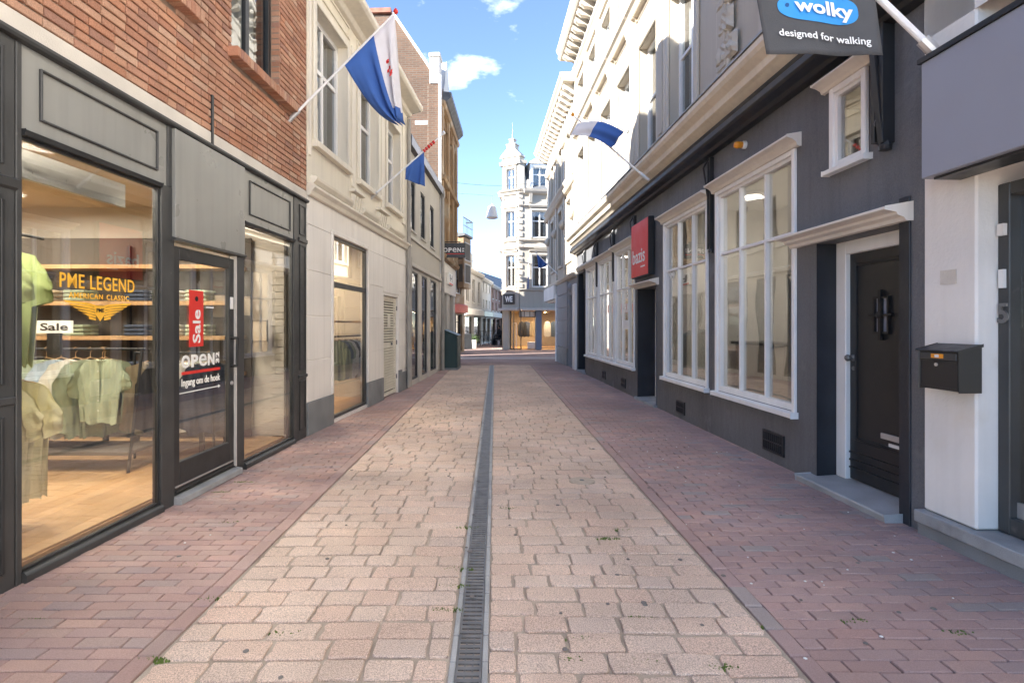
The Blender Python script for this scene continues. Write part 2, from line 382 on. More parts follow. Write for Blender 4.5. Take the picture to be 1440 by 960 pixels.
def shell(F, parent, u0, u1, depth, h, mat, roofmat, rise=0.0, o0=-.02, eave=.0, ridge=.5, z0=0):
    """side walls, back wall and a pitched or flat roof behind the front sheet"""
    d = -depth; mb = F.mb(); a, b = u0 + .01, u1 - .01; r = o0 + (d - o0) * ridge
    e = o0
    if rise:
        mb.add([(a, e, z0), (a, d, z0), (a, d, h), (a, r, h + rise), (a, e, h)], [(0, 1, 2, 3, 4)])
        mb.add([(b, e, z0), (b, d, z0), (b, d, h), (b, r, h + rise), (b, e, h)], [(4, 3, 2, 1, 0)])
    else:
        mb.add([(a, e, z0), (a, d, z0), (a, d, h), (a, e, h)], [(0, 1, 2, 3)])
        mb.add([(b, e, z0), (b, d, z0), (b, d, h), (b, e, h)], [(3, 2, 1, 0)])
    mb.add([(a, d, z0), (b, d, z0), (b, d, h), (a, d, h)], [(0, 1, 2, 3)])
    mb.build('side_wall', mat, parent)
    rb = F.mb()
    if rise:
        rb.prof(u0 + .005, u1 - .005, [(e + eave, h), (r, h + rise), (d, h), (d, h + .12), (r, h + rise + .14), (e + eave, h + .12)])
    else: rb.box(u0 + .005, u1 - .005, d, e, h, h + .12)
    return rb.build('roof', roofmat, parent)
def room(F, parent, u0, u1, o1, depth, z0, z1, fm, wm, cm, backm=None):
    """inside faces of a room behind a shop window"""
    d = -depth
    F.mb().box(u0, u1, d, o1, z0 - .05, z0).build('interior_floor', fm, parent)
    F.mb().box(u0, u1, d, o1, z1, z1 + .05).build('interior_ceiling', cm, parent)
    F.mb().box(u0, u1, d - .05, d, z0, z1).build('interior_back_wall', backm or wm, parent)
    F.mb().box(u0, u0 + .05, d, o1, z0, z1).build('interior_side_wall', wm, parent)
    F.mb().box(u1 - .05, u1, d, o1, z0, z1).build('interior_side_wall', wm, parent)
def window(F, parent, u0, u1, z0, z1, o, fw, cols, rows, fm, gm, bar=.03, depth=.06, sill=None, sillm=None, curtain=None, curtm=None, backm=None, name='window', bev=.003, casing=0, wt=None):
    """frame (mesh) with glazing bars at fractions cols / rows, each pane a sub-part"""
    mb = F.mb().frame(u0, u1, o - depth, o, z0, z1, fw, wt=wt)
    cu = [u0 + fw] + [u0 + (u1 - u0) * c for c in cols] + [u1 - fw]; cz = [z0 + fw] + [z0 + (z1 - z0) * r for r in rows] + [z1 - (wt if wt else fw)]
    for c in cu[1:-1]: mb.box(c - bar / 2, c + bar / 2, o - depth * .8, o - .006, z0 + fw, z1 - (wt if wt else fw))
    for r in cz[1:-1]: mb.box(u0 + fw, u1 - fw, o - depth * .8, o - .010, r - bar / 2, r + bar / 2)
    w = mb.build(name, fm, parent, bevel=bev)
    for a, b in zip(cu, cu[1:]):
        for c, d in zip(cz, cz[1:]):
            F.mb().box(a - .004, b + .004, o - depth * .62, o - depth * .62 + .005, c - .004, d + .004).build('pane', gm, w)
    if sill: F.mb().prof(u0 - sill[0], u1 + sill[0], [(o - depth, z0 - sill[2]), (o + sill[1], z0 - sill[2]), (o + sill[1], z0 - .012), (o - depth, z0)]).build('sill', sillm or fm, w, bevel=.004)
    if curtain:
        for (a, b) in curtain:
            n = 26
            def fn(x, y, a=a, b=b): return (a + (b - a) * x, o - depth - .10 + .022 * math.sin(x * (b - a) * 62) + .01 * math.sin(x * 31 + 1), z0 + (z1 - z0) * y)
            F.mb().grid(fn, n, 4).build('curtain', curtm or m_curt, w, smooth=True)
    if backm: F.mb().box(u0, u1, o - depth - .62, o - depth - .58, z0, z1).build('dark_backing', backm, w)  # dark sheet behind the panes, the room's dimness put into its colour
    return w

# ================================================================== GROUND
def sheet(name, x0, x1, y0, y1, z, mat, nx=1, ny=1):
    mb = MB(); mb.grid(lambda a, b: (x0 + (x1 - x0) * a, y0 + (y1 - y0) * b, z), nx, ny)
    return mb.build(name, mat, None, kind='structure')
sheet('unseen_bounce_square', -40, 40, -60, -.62, -.012, m_band)  # unseen pale paving added behind the camera to bounce sunlight into the street
sheet('ground', -400, 400, -300, 600, -.045, m_ground)
road = sheet('cobbled_road', -1.43, 1.25, -.6, 19.25, -.010, m_joint)
lpav = sheet('left_pavement', -3.2, -1.43, -.6, 19.25, -.014, m_pjoint)
rpav = sheet('right_pavement', 1.25, 3.6, -.6, 19.25, -.014, m_pjoint)
cross = sheet('cross_street', -30, 32, 19.25, 33.0, -.002, m_cross)
sheet('pale_crossing_band', -30, 32, 22.6, 24.0, .002, m_band)
sheet('far_street', -14, 14, 33.0, 75, -.004, m_cross)

def stone_variant(r, irr):
    """unit sett, top at z=0: worn rectangle, chipped corners, edges that wander; z is in metres"""
    pts = []
    C4 = ((1, 1), (-1, 1), (-1, -1), (1, -1))
    for k, (sx, sy) in enumerate(C4):
        cx, cy = r.uniform(.015, .065), r.uniform(.03, .11) * (2 if r.random() < .12 else 1)
        jx, jy = r.uniform(0, irr * .7), r.uniform(0, irr * 1.2)
        q = [(sx * (.5 - jx), sy * (.5 - jy - cy)), (sx * (.5 - jx - cx), sy * (.5 - jy))]
        if sx * sy < 0: q = q[::-1]
        pts += q
        nx, ny = C4[(k + 1) % 4]; e = .5 - r.uniform(-.01, irr)
        pts.append(((sx + nx) / 2 * e + (r.uniform(-.12, .12) if sx != nx else 0), (sy + ny) / 2 * (.5 - r.uniform(-.015, irr * 1.3)) + (r.uniform(-.12, .12) if sy != ny else 0)))
    n = len(pts); vs = []
    for f, z in ((1.0, -.04), (1.0, -.0045), (.975, -.0004)):
        vs += [(x * f, y * (f - (1 - f) * .6), z + (r.uniform(-.0015, .001) if z > -.005 else 0)) for x, y in pts]
    fs = []
    for j in range(2):
        fs += [(j * n + i, j * n + (i + 1) % n, (j + 1) * n + (i + 1) % n, (j + 1) * n + i) for i in range(n)]
    vs.append((r.uniform(-.15, .15), r.uniform(-.15, .15), .0016)); c = len(vs) - 1
    fs += [(2 * n + i, 2 * n + (i + 1) % n, c) for i in range(n)]
    return vs, fs
def brick_variant(r, ch=.03):
    vs = []
    for f, z in ((1.0, -.05), (1.0, -.005), (None, 0)):
        for x, y in ((-.5, -.5), (.5, -.5), (.5, .5), (-.5, .5)):
            if f is None: vs.append((x * .972, y * .93, r.uniform(-.0008, .0008)))
            else: vs.append((x, y, z))
    fs = [(j * 4 + i, j * 4 + (i + 1) % 4, j * 4 + 4 + (i + 1) % 4, j * 4 + 4 + i) for j in range(2) for i in range(4)] + [(8, 9, 10, 11)]
    return vs, fs
def to_mesh(name, var, mat, smooth=False):
    me = bpy.data.meshes.new(name); me.from_pydata(var[0], [], var[1]); me.materials.append(mat)
    if smooth:
        for p in me.polygons: p.use_smooth = True
    return me
def lay(name, parent, items, variants, mat, limit, rest_name, r, smooth=False):
    """items (x,y,z,len_x,len_y,rot,tx,ty): the nearest become single pieces, the rest one mass"""
    mes = [to_mesh(name, v, mat, smooth) for v in variants]
    items.sort(key=lambda i: math.hypot(i[0], i[1]))
    vis = [i for i in items if i[1] > 1.95 and abs(i[0] + .03) < .98 * i[1]]
    singles = vis[:limit]; sid = {id(i) for i in singles}
    for it in singles:
        k = r.randrange(len(mes))
        o = bpy.data.objects.new(name, mes[k]); col.objects.link(o); o.parent = parent
        o.location = it[:3]; o.scale = (it[3], it[4], 1); o.rotation_euler = (it[6], it[7], it[5])
    mb = MB()
    for it in items:
        if id(it) in sid: continue
        vs, fs = variants[r.randrange(len(variants))]; c, s = math.cos(it[5]), math.sin(it[5])
        mb.add([(it[0] + (x * it[3]) * c - (y * it[4]) * s, it[1] + (x * it[3]) * s + (y * it[4]) * c, it[2] + z + x * it[3] * it[7] * -1 + y * it[4] * it[6]) for x, y, z in vs], fs)
    mb.build(rest_name, mat, parent, kind='stuff', smooth=smooth)
# granite setts
r = random.Random(3)
cv = [stone_variant(r, .05) for _ in range(20)]
items = []
for (xa, xb, phase) in ((-1.415, -.195, 0), (-.028, 1.235, .05)):
    y = 1.6 + phase
    while y < 19.2:
        d = r.uniform(.130, .160); x = xa; 
        first = True
        while x < xb - .03:
            w = r.uniform(.105, .17) if (first and r.random() < .55) else r.uniform(.17, .275)
            first = False
            if xb - (x + w) < .09: w = xb - x
            g = r.uniform(.004, .011)
            items.append((x + w / 2, y + d / 2 + r.uniform(-.005, .005) + .014 * math.sin(x * 2.2 + y), r.uniform(-.004, .003), w - g, d - r.uniform(.004, .010), r.uniform(-.02, .02), r.uniform(-.012, .012), r.uniform(-.012, .012)))
            x += w
        y += d
lay('cobble', road, items, cv, m_cob, 300, 'distant_cobbles', r, False)
# clay pavers on both sides, stretcher bond across, with a border course along the setts
bv = [brick_variant(r) for _ in range(6)]
def lx(y): return -2.62 + .05 * (y - 2) if y < 6.9 else (-2.375 + .082 * (y - 6.9) if y < 12.1 else -1.95 + .055 * (y - 12.1))
def rx(y): return 2.90 - .026 * (y - 3.4)
def pavers(x_in, sgn, xw, mat, parent, nm):
    it = []
    y = 1.5
    while y < 19.2:
        it.append((x_in + sgn * .045, y + .1, r.uniform(-.002, .002), .085, .200, r.uniform(-.008, .008), 0, 0)); y += .206
    y = 1.5; k = 0
    while y < 19.15:
        x = .09 - (.0 if k % 2 == 0 else .105) + r.uniform(-.012, .012)
        lim = abs(xw(y) - x_in) + .05
        while x < lim:
            a, b = max(x, .09), min(x + .205, lim + .03)
            if b - a > .03:
                cx = x_in + sgn * (a + b) / 2
                w = .004 * math.sin(cx * 3 + y * 1.7)
                it.append((cx, y + .04 + w, r.uniform(-.0025, .0025) + .004 * math.sin(y * 1.3 + cx), b - a - r.uniform(.003, .007), .078 - r.uniform(.002, .006), r.uniform(-.012, .012), r.uniform(-.015, .015), r.uniform(-.01, .01)))
            x += .205 + r.uniform(0, .004)
        y += .0795; k += 1
    lay('paving_brick', parent, it, bv, mat, 300, 'distant_paving_bricks', r)
pavers(-1.43, -1, lx, m_pav, lpav, 'l')
pavers(1.25, 1, rx, m_pavr, rpav, 'r')

# drain channel down the middle
drain = empty('drain_channel', (-.108, 0, 0), 0, 'iron slot drain running down the middle of the cobbled street', 'drain')
MB().box(-.078, .078, 1.2, 19.2, -.12, -.028).build('channel_bed', m_din, drain)
ks = []
kb = MB().box(-.0125, .0125, 0, .19, -.1, .001).mesh('edge_block', m_bluel, bevel=.003)
y = 1.5; n = 0; far = MB()
while y < 19.0:
    for s in (-1, 1):
        if y < 9: o = link('edge_block', kb, drain); o.location = (s * .067, y, r.uniform(-.003, .002))
        else: far.box(s * .067 - .0125, s * .067 + .0125, y, y + .19, -.1, .001)
    y += .196
far.build('distant_edge_blocks', m_bluel, drain, kind='stuff')
gm = MB()
gm.box(-.052, -.044, 0, .49, -.03, -.001); gm.box(.044, .052, 0, .49, -.03, -.001)
for i in range(13): gm.box(-.044, .044, .005 + i * .0385, .005 + i * .0385 + .021, -.028, -.003 + .001 * (i % 2))
for s in (-.016, .016): gm.box(s - .004, s + .004, .0, .49, -.026, -.007)
gme = gm.mesh('grate', m_iron)
y = 1.5
while y < 19:
    o = link('grate', gme, drain); o.location = (0, y, r.uniform(-.002, .001)); y += .497

# moss and weeds in the joints, litter specks
mo = MB()
def tuft(x, y, n, rad_, h):
    for i in range(n):
        a = r.uniform(0, 6.28); q = rad_ * math.sqrt(r.random()); px, py = x + q * math.cos(a) * 1.9, y + q * math.sin(a) * .45
        s = r.uniform(.003, .008)
        mo.lathe((px, py, -.0135), [(s, 0), (s * .9, .008), (s * .5, .012 + r.uniform(0, .004))], n=6)
        if i % 4 == 0:
            b = r.uniform(0, 6.28); l = h * r.uniform(.5, 1.2); w = .0022; dx, dy = math.cos(b), math.sin(b)
            mo.add([(px - dy * w, py + dx * w, -.002), (px + dy * w, py - dx * w, -.002), (px + dx * l * .7, py + dy * l * .7, l * .8)], [(0, 1, 2)])
for (px, py, k) in [(.62, 2.28, 40), (.35, 2.30, 24), (.70, 2.62, 60), (.40, 2.45, 40), (.92, 2.25, 50), (-.24, 2.7, 60), (-.22, 2.95, 40), (-.21, 3.15, 30), (.75, 3.6, 40), (1.17, 2.55, 40), (.86, 3.75, 30), (.12, 4.2, 20), (-1.44, 2.3, 40), (-1.44, 2.8, 30), (-.95, 2.5, 14), (-2.35, 3.05, 50), (-2.3, 4.6, 60), (-2.25, 4.9, 30), (-1.8, 3.2, 20), (-1.9, 3.9, 16), (-2.2, 2.6, 26), (-.19, 3.8, 26), (2.1, 2.5, 20), (1.7, 2.6, 14)]:
    tuft(px, py, k, .045, .014)
mo.build('moss_and_weeds', m_moss, None, kind='stuff')
lt = MB()
for i in range(46):
    side = r.random() < .8; x = r.uniform(1.3, 2.75) if side else r.uniform(-2.2, -1.5); y = r.uniform(2.2, 7); s = r.uniform(.004, .011)
    lt.lathe((x, y, .001), [(s * .6, 0), (s, .002), (s * .5, .005)], n=6)
lt.build('litter_specks', m_wtxt, None, kind='stuff')
gu = MB()
for i in range(90):
    x, y, s = r.uniform(-2.1, 2.7), r.uniform(2.1, 9), r.uniform(.008, .017)
    gu.lathe((x, y, .0015), [(s, 0), (s * .85, .003), (s * .3, .0042)], n=8)
gu.build('chewing_gum_spots', M('grey_gum', (.17, .155, .145), .9, .2, 30), None, kind='stuff')
# round cover set into the right-hand setts
cvx = empty('valve_cover', (.78, 4.92, 0), 0, 'small round stone valve cover set into the right half of the cobbles', 'cover')
MB().lathe((0, 0, 0), [(.115, -.03), (.115, .004), (.108, .008), (.02, .008), (.018, .005)], n=24).build('rim', m_joint, cvx)
MB().lathe((0, 0, 0), [(.02, .0), (.02, .011), (.015, .014)], n=10).build('cap', m_iron, cvx)

# ================================================================== LEFT ROW
# ---------------------------------------------------------------- L1 brick clothing shop
F = Frame(-2.62, 2.0, .05, 1)
B = F.empty('brick_shop_building', label='red brick building with grey panelled clothing shop front at the left edge', cat='building')
H1 = 9.2
hl = [(3.10, 4.12, 3.97, 6.1, .2), (1.35, 2.30, 3.97, 6.1, .2)]
W = wall(F, B, -2.6, 4.88, 3.05, H1, [(a, b, c, d, e) for a, b, c, d, e in hl], m_mortar)
sh = shell(F, B, -2.6, 4.88, 6.5, H1, m_brownb, m_slate, 0, o0=-.3)
F.mb().box(4.86, 4.879, -.32, -.002, 3.05, H1).build('corner_return', m_mortar, B)
# bricks one by one
r = random.Random(5)
L_, Hh, T = .207, .0505, .016
def brick3(r):
    x0, x1 = -.5, .5; q = .003
    vs = [(x0, -.04, -.5), (x1, -.04, -.5), (x1, -.04, .5), (x0, -.04, .5)]
    for (x, z, d) in ((x0, -.5, .010), (x1, -.5, .010), (x1, .5, .010), (x0, .5, .010)): vs.append((x, d, z))
    for (x, z) in ((-.485, -.43), (.485, -.43), (.485, .43), (-.485, .43)): vs.append((x, .0155 + r.uniform(-.002, .002), z))
    fs = [(j + i, j + (i + 1) % 4, j + 4 + (i + 1) % 4, j + 4 + i) for j in (0, 4) for i in range(4)] + [(8, 9, 10, 11)]
    return vs, fs
bvs = [brick3(r) for _ in range(6)]
bms = []
for vs, fs in bvs:
    m_ = MB(F.m); m_.add(vs, fs); bms.append(m_.mesh('brick', m_brick))
single = []; mass = []
z = 3.085; k = 0
while z < 6.6:
    u = .55 + (0 if k % 2 else -.11) + r.uniform(-.01, .01)
    while u < 4.86:
        w = L_ if r.random() > .25 else .1
        a, b = u, min(u + w, 4.865)
        u += w + .0105
        segs = [(a, b)]
        for h in hl:
            if h[2] - .12 < z + Hh / 2 < h[3]:
                ns = []
                for (p, q) in segs:
                    if q <= h[0] or p >= h[1]: ns.append((p, q))
                    else:
                        if p < h[0]: ns.append((p, h[0]))
                        if q > h[1]: ns.append((h[1], q))
                segs = ns
        for (p, q) in segs:
            if q - p < .02: continue
            Y = 2 + (p + q) / 2; vis = z < 1.4 + .6 * Y
            (single if vis else mass).append((p, q, z + r.uniform(-.0015, .0015), Y))
    z += .0625; k += 1
single.sort(key=lambda s: s[3])
mass += single[300:]; single = single[:300]
for (p, q, z, Y) in single:
    o = link('brick', bms[r.randrange(6)], W); o.location = ((p + q) / 2, 0, z + Hh / 2); o.scale = (q - p, 1, Hh)
    o.rotation_euler = (0, r.uniform(-.006, .006), 0)
mb = F.mb()
for (p, q, z, Y) in mass:
    vs, fs = bvs[r.randrange(6)]; mb.add([((p + q) / 2 + x * (q - p), y, z + Hh / 2 + zz * Hh) for x, y, zz in vs], fs)
mb.build('upper_bricks', m_brick, W, kind='stuff')
for i, h in enumerate(hl):
    w = window(F, B, h[0], h[1], h[2], h[3], -.09, .06, [.5], [.62], m_black, g_old, bar=.07, curtain=[(h[0] + .06, h[1] - .06)])
    # brick-on-edge sill
    u = h[0] - .06; n = 0
    while u < h[1] + .22:
        F.mb().box(u, u + .052, -.09, .11 + r.uniform(-.003, .003), h[2] - .095, h[2] - .002).build('sill_brick', m_brick, w, bevel=.004); u += .0615
    z = h[2]
    while z < 5.6:
        F.mb().box(h[1] - .002, h[1] + .012, -.085, .010, z + .006, z + .056).build('reveal_brick', m_brick, w, bevel=.003)
        z += .0625
F.mb().box(2.757, 2.783, .0, .032, 2.96, 3.40).build('wall_anchor', m_black, B, bevel=.004)
F.mb().box(-2.6, 4.86, -.06, .018, 2.968, 3.075).build('lintel_band', m_lintel, B, bevel=.004)
# shopfront
def stile(u0, u1, z0, z1, o1=.012, name='post', m=m_frame, o0=-.06):
    return F.mb().box(u0, u1, o0, o1, z0, z1).build(name, m, B, bevel=.004)
def panel(u0, u1, z0, z1, o, inset=None, m=m_panel, name='fascia_panel'):
    p = F.mb().box(u0, u1, -.06, o, z0, z1).build(name, m, B, bevel=.003)
    if inset:
        a, b = inset
        mbq = F.mb()
        mbq.frame(u0 + a, u1 - a, o - .004, o + .016, z0 + b, z1 - b, .014)
        mbq.build('moulding', m_frame, p, bevel=.004)
    return p
stile(-.6, .925, 0, 2.925, .012, 'pilaster'); F.mb().box(-.6, .92, .012, .024, .98, 1.02).build('pilaster_rail', m_frame, B, bevel=.004)
F.mb().frame(-.2, .86, .010, .021, .10, .92, .02).build('pilaster_moulding', m_black, B, bevel=.003)
F.mb().frame(-.2, .86, .010, .021, 2.24, 2.86, .02).build('pilaster_moulding', m_black, B, bevel=.003)
F.mb().frame(-.2, .86, .010, .021, 1.09, 2.06, .02).build('pilaster_moulding', m_black, B, bevel=.003)
F.mb().prof(-.6, .93, [(.0, 2.11), (.03, 2.13), (.04, 2.17), (.0, 2.19)]).build('pilaster_rail', m_frame, B)
for (a, b, c, d) in ((.93, .965, 0, 2.925), (2.11, 2.26, 0, 2.46), (3.185, 3.335, 0, 2.40), (4.50, 4.62, 0, 2.93), (2.185, 2.235, 2.46, 2.93), (3.30, 3.345, 2.06, 2.93)):
    stile(a, b, c, d, .014)
stile(4.62, 4.872, 0, 2.93, .012, 'pilaster')
F.mb().frame(4.655, 4.84, .012, .022, .85, 2.38, .018).build('pilaster_moulding', m_black, B, bevel=.003)
F.mb().frame(4.655, 4.84, .012, .022, .12, .72, .018).build('pilaster_moulding', m_black, B, bevel=.003)
F.mb().frame(4.655, 4.84, .012, .022, 2.5, 2.87, .018).build('pilaster_moulding', m_black, B, bevel=.003)
F.mb().prof(4.62, 4.875, [(.0, .74), (.03, .76), (.03, .79), (.0, .80)]).build('pilaster_rail', m_frame, B)
F.mb().prof(4.62, 4.875, [(.0, 2.40), (.03, 2.42), (.03, 2.46), (.0, 2.47)]).build('pilaster_rail', m_frame, B)
panel(.968, 2.185, 2.46, 2.925, .004, (.11, .085)); panel(3.345, 4.50, 2.41, 2.925, .004, (.10, .085))
panel(2.235, 3.30, 2.075, 2.92, .04, None)
F.mb().prof(2.225, 3.31, [(.0, 2.055), (.052, 2.055), (.052, 2.075), (.0, 2.09)]).build('drip_rail', m_frame, B)
F.mb().prof(-.6, 4.88, [(.0, 2.925), (.04, 2.93), (.048, 2.945), (.048, 2.962), (.0, 2.968)]).build('cornice_strip', m_frame, B)
F.mb().prof(.968, 2.11, [(-.06, 2.43), (.022, 2.43), (.03, 2.462), (-.06, 2.462)]).build('window_head', m_black, B, bevel=.003)
F.mb().prof(3.335, 4.5, [(-.06, 2.38), (.022, 2.38), (.03, 2.412), (-.06, 2.412)]).build('window_head', m_black, B, bevel=.003)
for (a, b) in ((.968, 2.11), (3.335, 4.50)):
    F.mb().prof(a, b, [(-.06, 0), (.035, 0), (.035, .04), (.02, .055), (-.06, .06)]).build('window_sill', m_frame, B, bevel=.004)
    w = F.mb().frame(a, b, -.032, -.004, .06, 2.43, .016).build('window', m_black, B, bevel=.003)
    F.mb().box(a + .01, b - .01, -.022, -.014, .07, 2.42).build('pane', g_shop, w)
F.mb().box(.985, 2.1, -.30, -.26, 2.28, 2.45).build('roller_blind_box', m_steel, B)
# glazed door
D = F.mb()
D.frame(2.265, 3.17, -.045, .0, .075, 2.02, .085, .24, .10)
door = D.build('door', m_black, B, bevel=.005)
F.mb().box(2.34, 3.095, -.026, -.018, .30, 1.93).build('pane', g_shop, door)
F.mb().box(2.29, 3.14, 0, .012, .125, .135).build('kick_strip', m_steel, door); F.mb().box(2.29, 3.14, 0, .016, .09, .10).build('kick_strip', m_frame, door)
F.mb().box(3.172, 3.186, -.04, .02, .07, 2.05).build('closing_strip', m_greyt, door)
F.mb().box(3.10, 3.14, 0, .01, 1.55, 1.66).build('lock_plate', m_white, door)
hd = F.mb(); hd.path([(3.12, 0, 1.02), (3.12, .055, 1.02), (3.12, .06, 1.28), (3.12, 0, 1.28)], .013); hd.build('handle', m_blk, door, smooth=False)
F.mb().lathe((3.12, 0, .86), [(.018, 0), (.018, .012), (.008, .016)], axis='o').build('lock', m_steel, door)
F.mb().prof(2.26, 3.19, [(-.08, 0), (.07, 0), (.07, .05), (-.08, .07)]).build('threshold', m_bluel, B, bevel=.004)
F.mb().frame(2.26, 3.19, -.06, .010, .07, 2.06, .005).build('door_jamb', m_frame, B)
# lettering on the glass (flat vinyl)
go = -.0136
wp = B
text_on(F, 'PME LEGEND', 1.235, 1.86, 1.625, 1.715, go, 'lettering', m_yel, wp, .012, 1.10, .002)
text_on(F, 'AMERICAN', 1.30, 1.568, 1.565, 1.600, go, 'lettering', m_yel, wp, .012, 1.15, .002)
text_on(F, 'CLASSIC', 1.60, 1.805, 1.565, 1.600, go, 'lettering', m_yel, wp, .012, 1.15, .002)
wing = F.mb(); uc, zc = 1.545, 1.50
for s in (-1, 1):
    for k in range(6):
        t = k / 6
        a0, a1 = .05, .285 - .035 * k
        z0 = zc + .045 - .017 * k
        wing.poly([(uc + s * .035, z0 - .018), (uc + s * (.09), z0 - .006), (uc + s * a1, z0 + .006 - .002 * k), (uc + s * (a1 - .02), z0 - .007), (uc + s * .09, z0 - .021), (uc + s * .035, z0 - .030)], go, go + .002)
wing.poly([(uc - .05, zc + .025), (uc + .05, zc + .025), (uc + .035, zc - .035), (uc, zc - .075), (uc - .035, zc - .035)], go, go + .0022)
wing.build('wing_emblem', m_yel, wp)
text_on(F, 'PME', uc - .032, uc + .032, zc - .018, zc + .008, go + .003, 'lettering', m_blk, wp, .02, 1, .001)
gd = -.0175
F.mb().box(2.50, 2.70, gd, gd + .002, 1.22, 1.69).build('sale_poster', m_redt, door)
text_on(F, 'Sale', 2.545, 2.655, 1.25, 1.53, gd + .003, 'lettering', m_wtxt, door, .02, 1, .001, turn=True)
F.mb().lathe((2.60, gd + .003, 1.62), [(.022, 0), (.022, .001), (.0, .0012)], axis='o').build('poster_dot', m_blk, door)
for (tx, ua, ub) in (('O', 2.40, 2.51), ('P', 2.53, 2.625), ('e', 2.64, 2.75), ('N', 2.77, 2.87)): text_on(F, tx, ua, ub, 1.05, 1.155, gd, 'lettering', m_wtxt, door, .008 if tx == 'e' else .04, 1, .002)
text_on(F, '32', 2.89, 2.945, 1.06, 1.16, gd, 'lettering', m_wtxt, door, .02, 1, .002, turn=True)
F.mb().box(2.40, 2.96, gd, gd + .002, .998, 1.022).build('underline', m_redt, door)
text_on(F, 'Ingang om de hoek', 2.40, 2.96, .885, .965, gd, 'lettering', m_wtxt, door, .01, 1, .002)
F.mb().box(2.36, 2.93, gd, gd + .002, .848, .856).poly([(2.93, .836), (2.965, .852), (2.93, .868)], gd, gd + .002).build('arrow', m_wtxt, door)
F.mb().box(2.74, 2.86, gd, gd + .001, 1.548, 1.560).build('small_print', m_wtxt, door)
# interior
room(F, B, -1.5, 4.72, -.16, 5.2, .035, 2.86, m_wood, m_inw, m_inc, m_ply)
pme = F.mb().box(-.5, .5, -.058, .058, 0, .014).mesh('floor_board', m_plank, bevel=.0015)
o_ = -.23; k = 0
while o_ > -3.6:
    u = -.2 - (k * .53) % 1.3
    while u < 4.6:
        a, b = max(u, -.2), min(u + 1.296, 4.66)
        if b - a > .05: x_ = link('floor_board', pme, B); x_.location = ((a + b) / 2, -o_, .036 + r.uniform(0, .0008)); x_.scale = (b - a - .003, 1, 1)
        u += 1.3
    o_ -= .1185; k += 1
# white-painted brick inner pier behind the second window
pr = F.mb(); z = .06; k = 0
while z < 2.7:
    pr.box(4.645 + r.uniform(-.004, .004), 4.672, -.34 + (.035 if k % 2 else 0) + r.uniform(-.01, .01), -.17, z, z + .079); z += .083; k += 1
pr.build('whitewashed_pier', m_inw, B, bevel=.004, kind='stuff')
for j, (u, o) in enumerate(((1.35, -.42), (2.2, -1.0), (3.5, -.9), (.5, -2.6), (2.0, -2.8), (3.6, -2.6), (1.6, -4.2), (3.4, -4.2))):
    p = F.world(u, o, 2.83)
    l = empty('ceiling_spot', (p.x, p.y, 2.80), 0, 'small lit ceiling spotlight inside the clothing shop', 'spotlight', 'ceiling spots inside the clothing shop')
    MB().lathe((0, 0, 0), [(.05, .0), (.06, .01), (.06, .055), (.02, .058)], n=12).build('housing', m_white, l)
    MB().lathe((0, 0, 0), [(.042, -.004), (.042, .0)], n=12).build('bulb', emit('warm_bulb', (1, .78, .5), 14), l)
    ld = bpy.data.lights.new('spot_light', 'AREA'); ld.energy = 6.5; ld.size = .25; ld.color = (1, .92, .80); ld.shape = 'DISK'
    lo = bpy.data.objects.new('lamp_light', ld); col.objects.link(lo); lo.parent = l; lo.location = (0, 0, -.03)

# garments
def shirt_mesh(name, w, h, mat, seed, long=False, open_=False):
    q = random.Random(seed); mb = MB()
    N_, Mv = 30, 7
    def edge(x):      # x in -1..1 across the span of sleeves -> top, bottom
        a = abs(x)
        if a < .16: top = -.03 - .02 * (1 - a / .16)
        else: top = -.015 - .10 * ((a - .16) / .84) - .62 * max(0, a - .66) ** 1.1
        if a < .70: bot = -1.0 + .02 * math.sin(x * 9 + seed)
        else: bot = (-.95 if long else -.52) + .06 * (a - .70) / .30
        return top * h, bot * h
    for sgn in (1, -1):
        def fn(i, j):
            x = -1 + 2 * i; t, b = edge(x)
            th = .030 * (1 - abs(x) ** 3) + .008
            th *= (.45 + .55 * math.sin(min(1, j * 1.6) * math.pi / 2))
            fold = .020 * math.sin(x * 13 + seed + 2.4 * j + .8 * math.sin(seed + x * 4)) * j + .010 * math.sin(x * 27 + seed * 2 - 3 * j) + .006 * math.sin(j * 14 + x * 6 + seed)
            sx = x * w * (1 + (.04 * math.sin(seed) * j))
            return (sx, sgn * th + fold, t + (b - t) * j)
        mb.grid(fn, N_, Mv)
    me = mb.mesh(name, mat, smooth=True); return me
def hang(name, cat, label, x, y, z, rz, w, h, mat, seed, long=False, group=None):
    o = empty(name, (x, y, z), rz, label, cat, group)
    link('cloth', shirt_mesh('cloth', w, h, mat, seed, long), o)
    ck = MB(); k_ = [(.16 * w * math.cos(t * .5236), .036 * math.sin(t * .5236), -.028 * h / .8 - .02 * math.sin(t * .5236) * (1 if t < 6 else -.4)) for t in range(13)]
    ck.path(k_, .009, 6); ck.build('collar', mat, o, smooth=True)
    if not long and name != 'tee_shirt':
        MB().box(-.011, .011, -.047, -.040, -.97 * h, -.07).build('placket', mat, o)
        for j in range(5): MB().lathe((0, -.048, -.12 - j * .15 * h), [(.005, -.002), (.006, 0), (.003, .002)], axis='o', n=8).build('button', m_wtxt, o)
    mb = MB(); mb.path([(-w * .55, 0, -.055), (0, 0, .0), (w * .55, 0, -.055)], .006, 6); mb.path([(0, 0, 0), (0, 0, .05), (.025, 0, .075), (.0, 0, .10), (-.02, 0, .085)], .003, 5)
    mb.build('hanger', m_shelf, o); return o
mg = lambda n, c: M(n, c, .9, .10, 9, .3, 160)
c_lime = mg('lime_cotton', (.44, .52, .22)); c_yel = mg('pale_yellow_cotton', (.86, .80, .52)); c_sage = mg('sage_cotton', (.33, .38, .27))
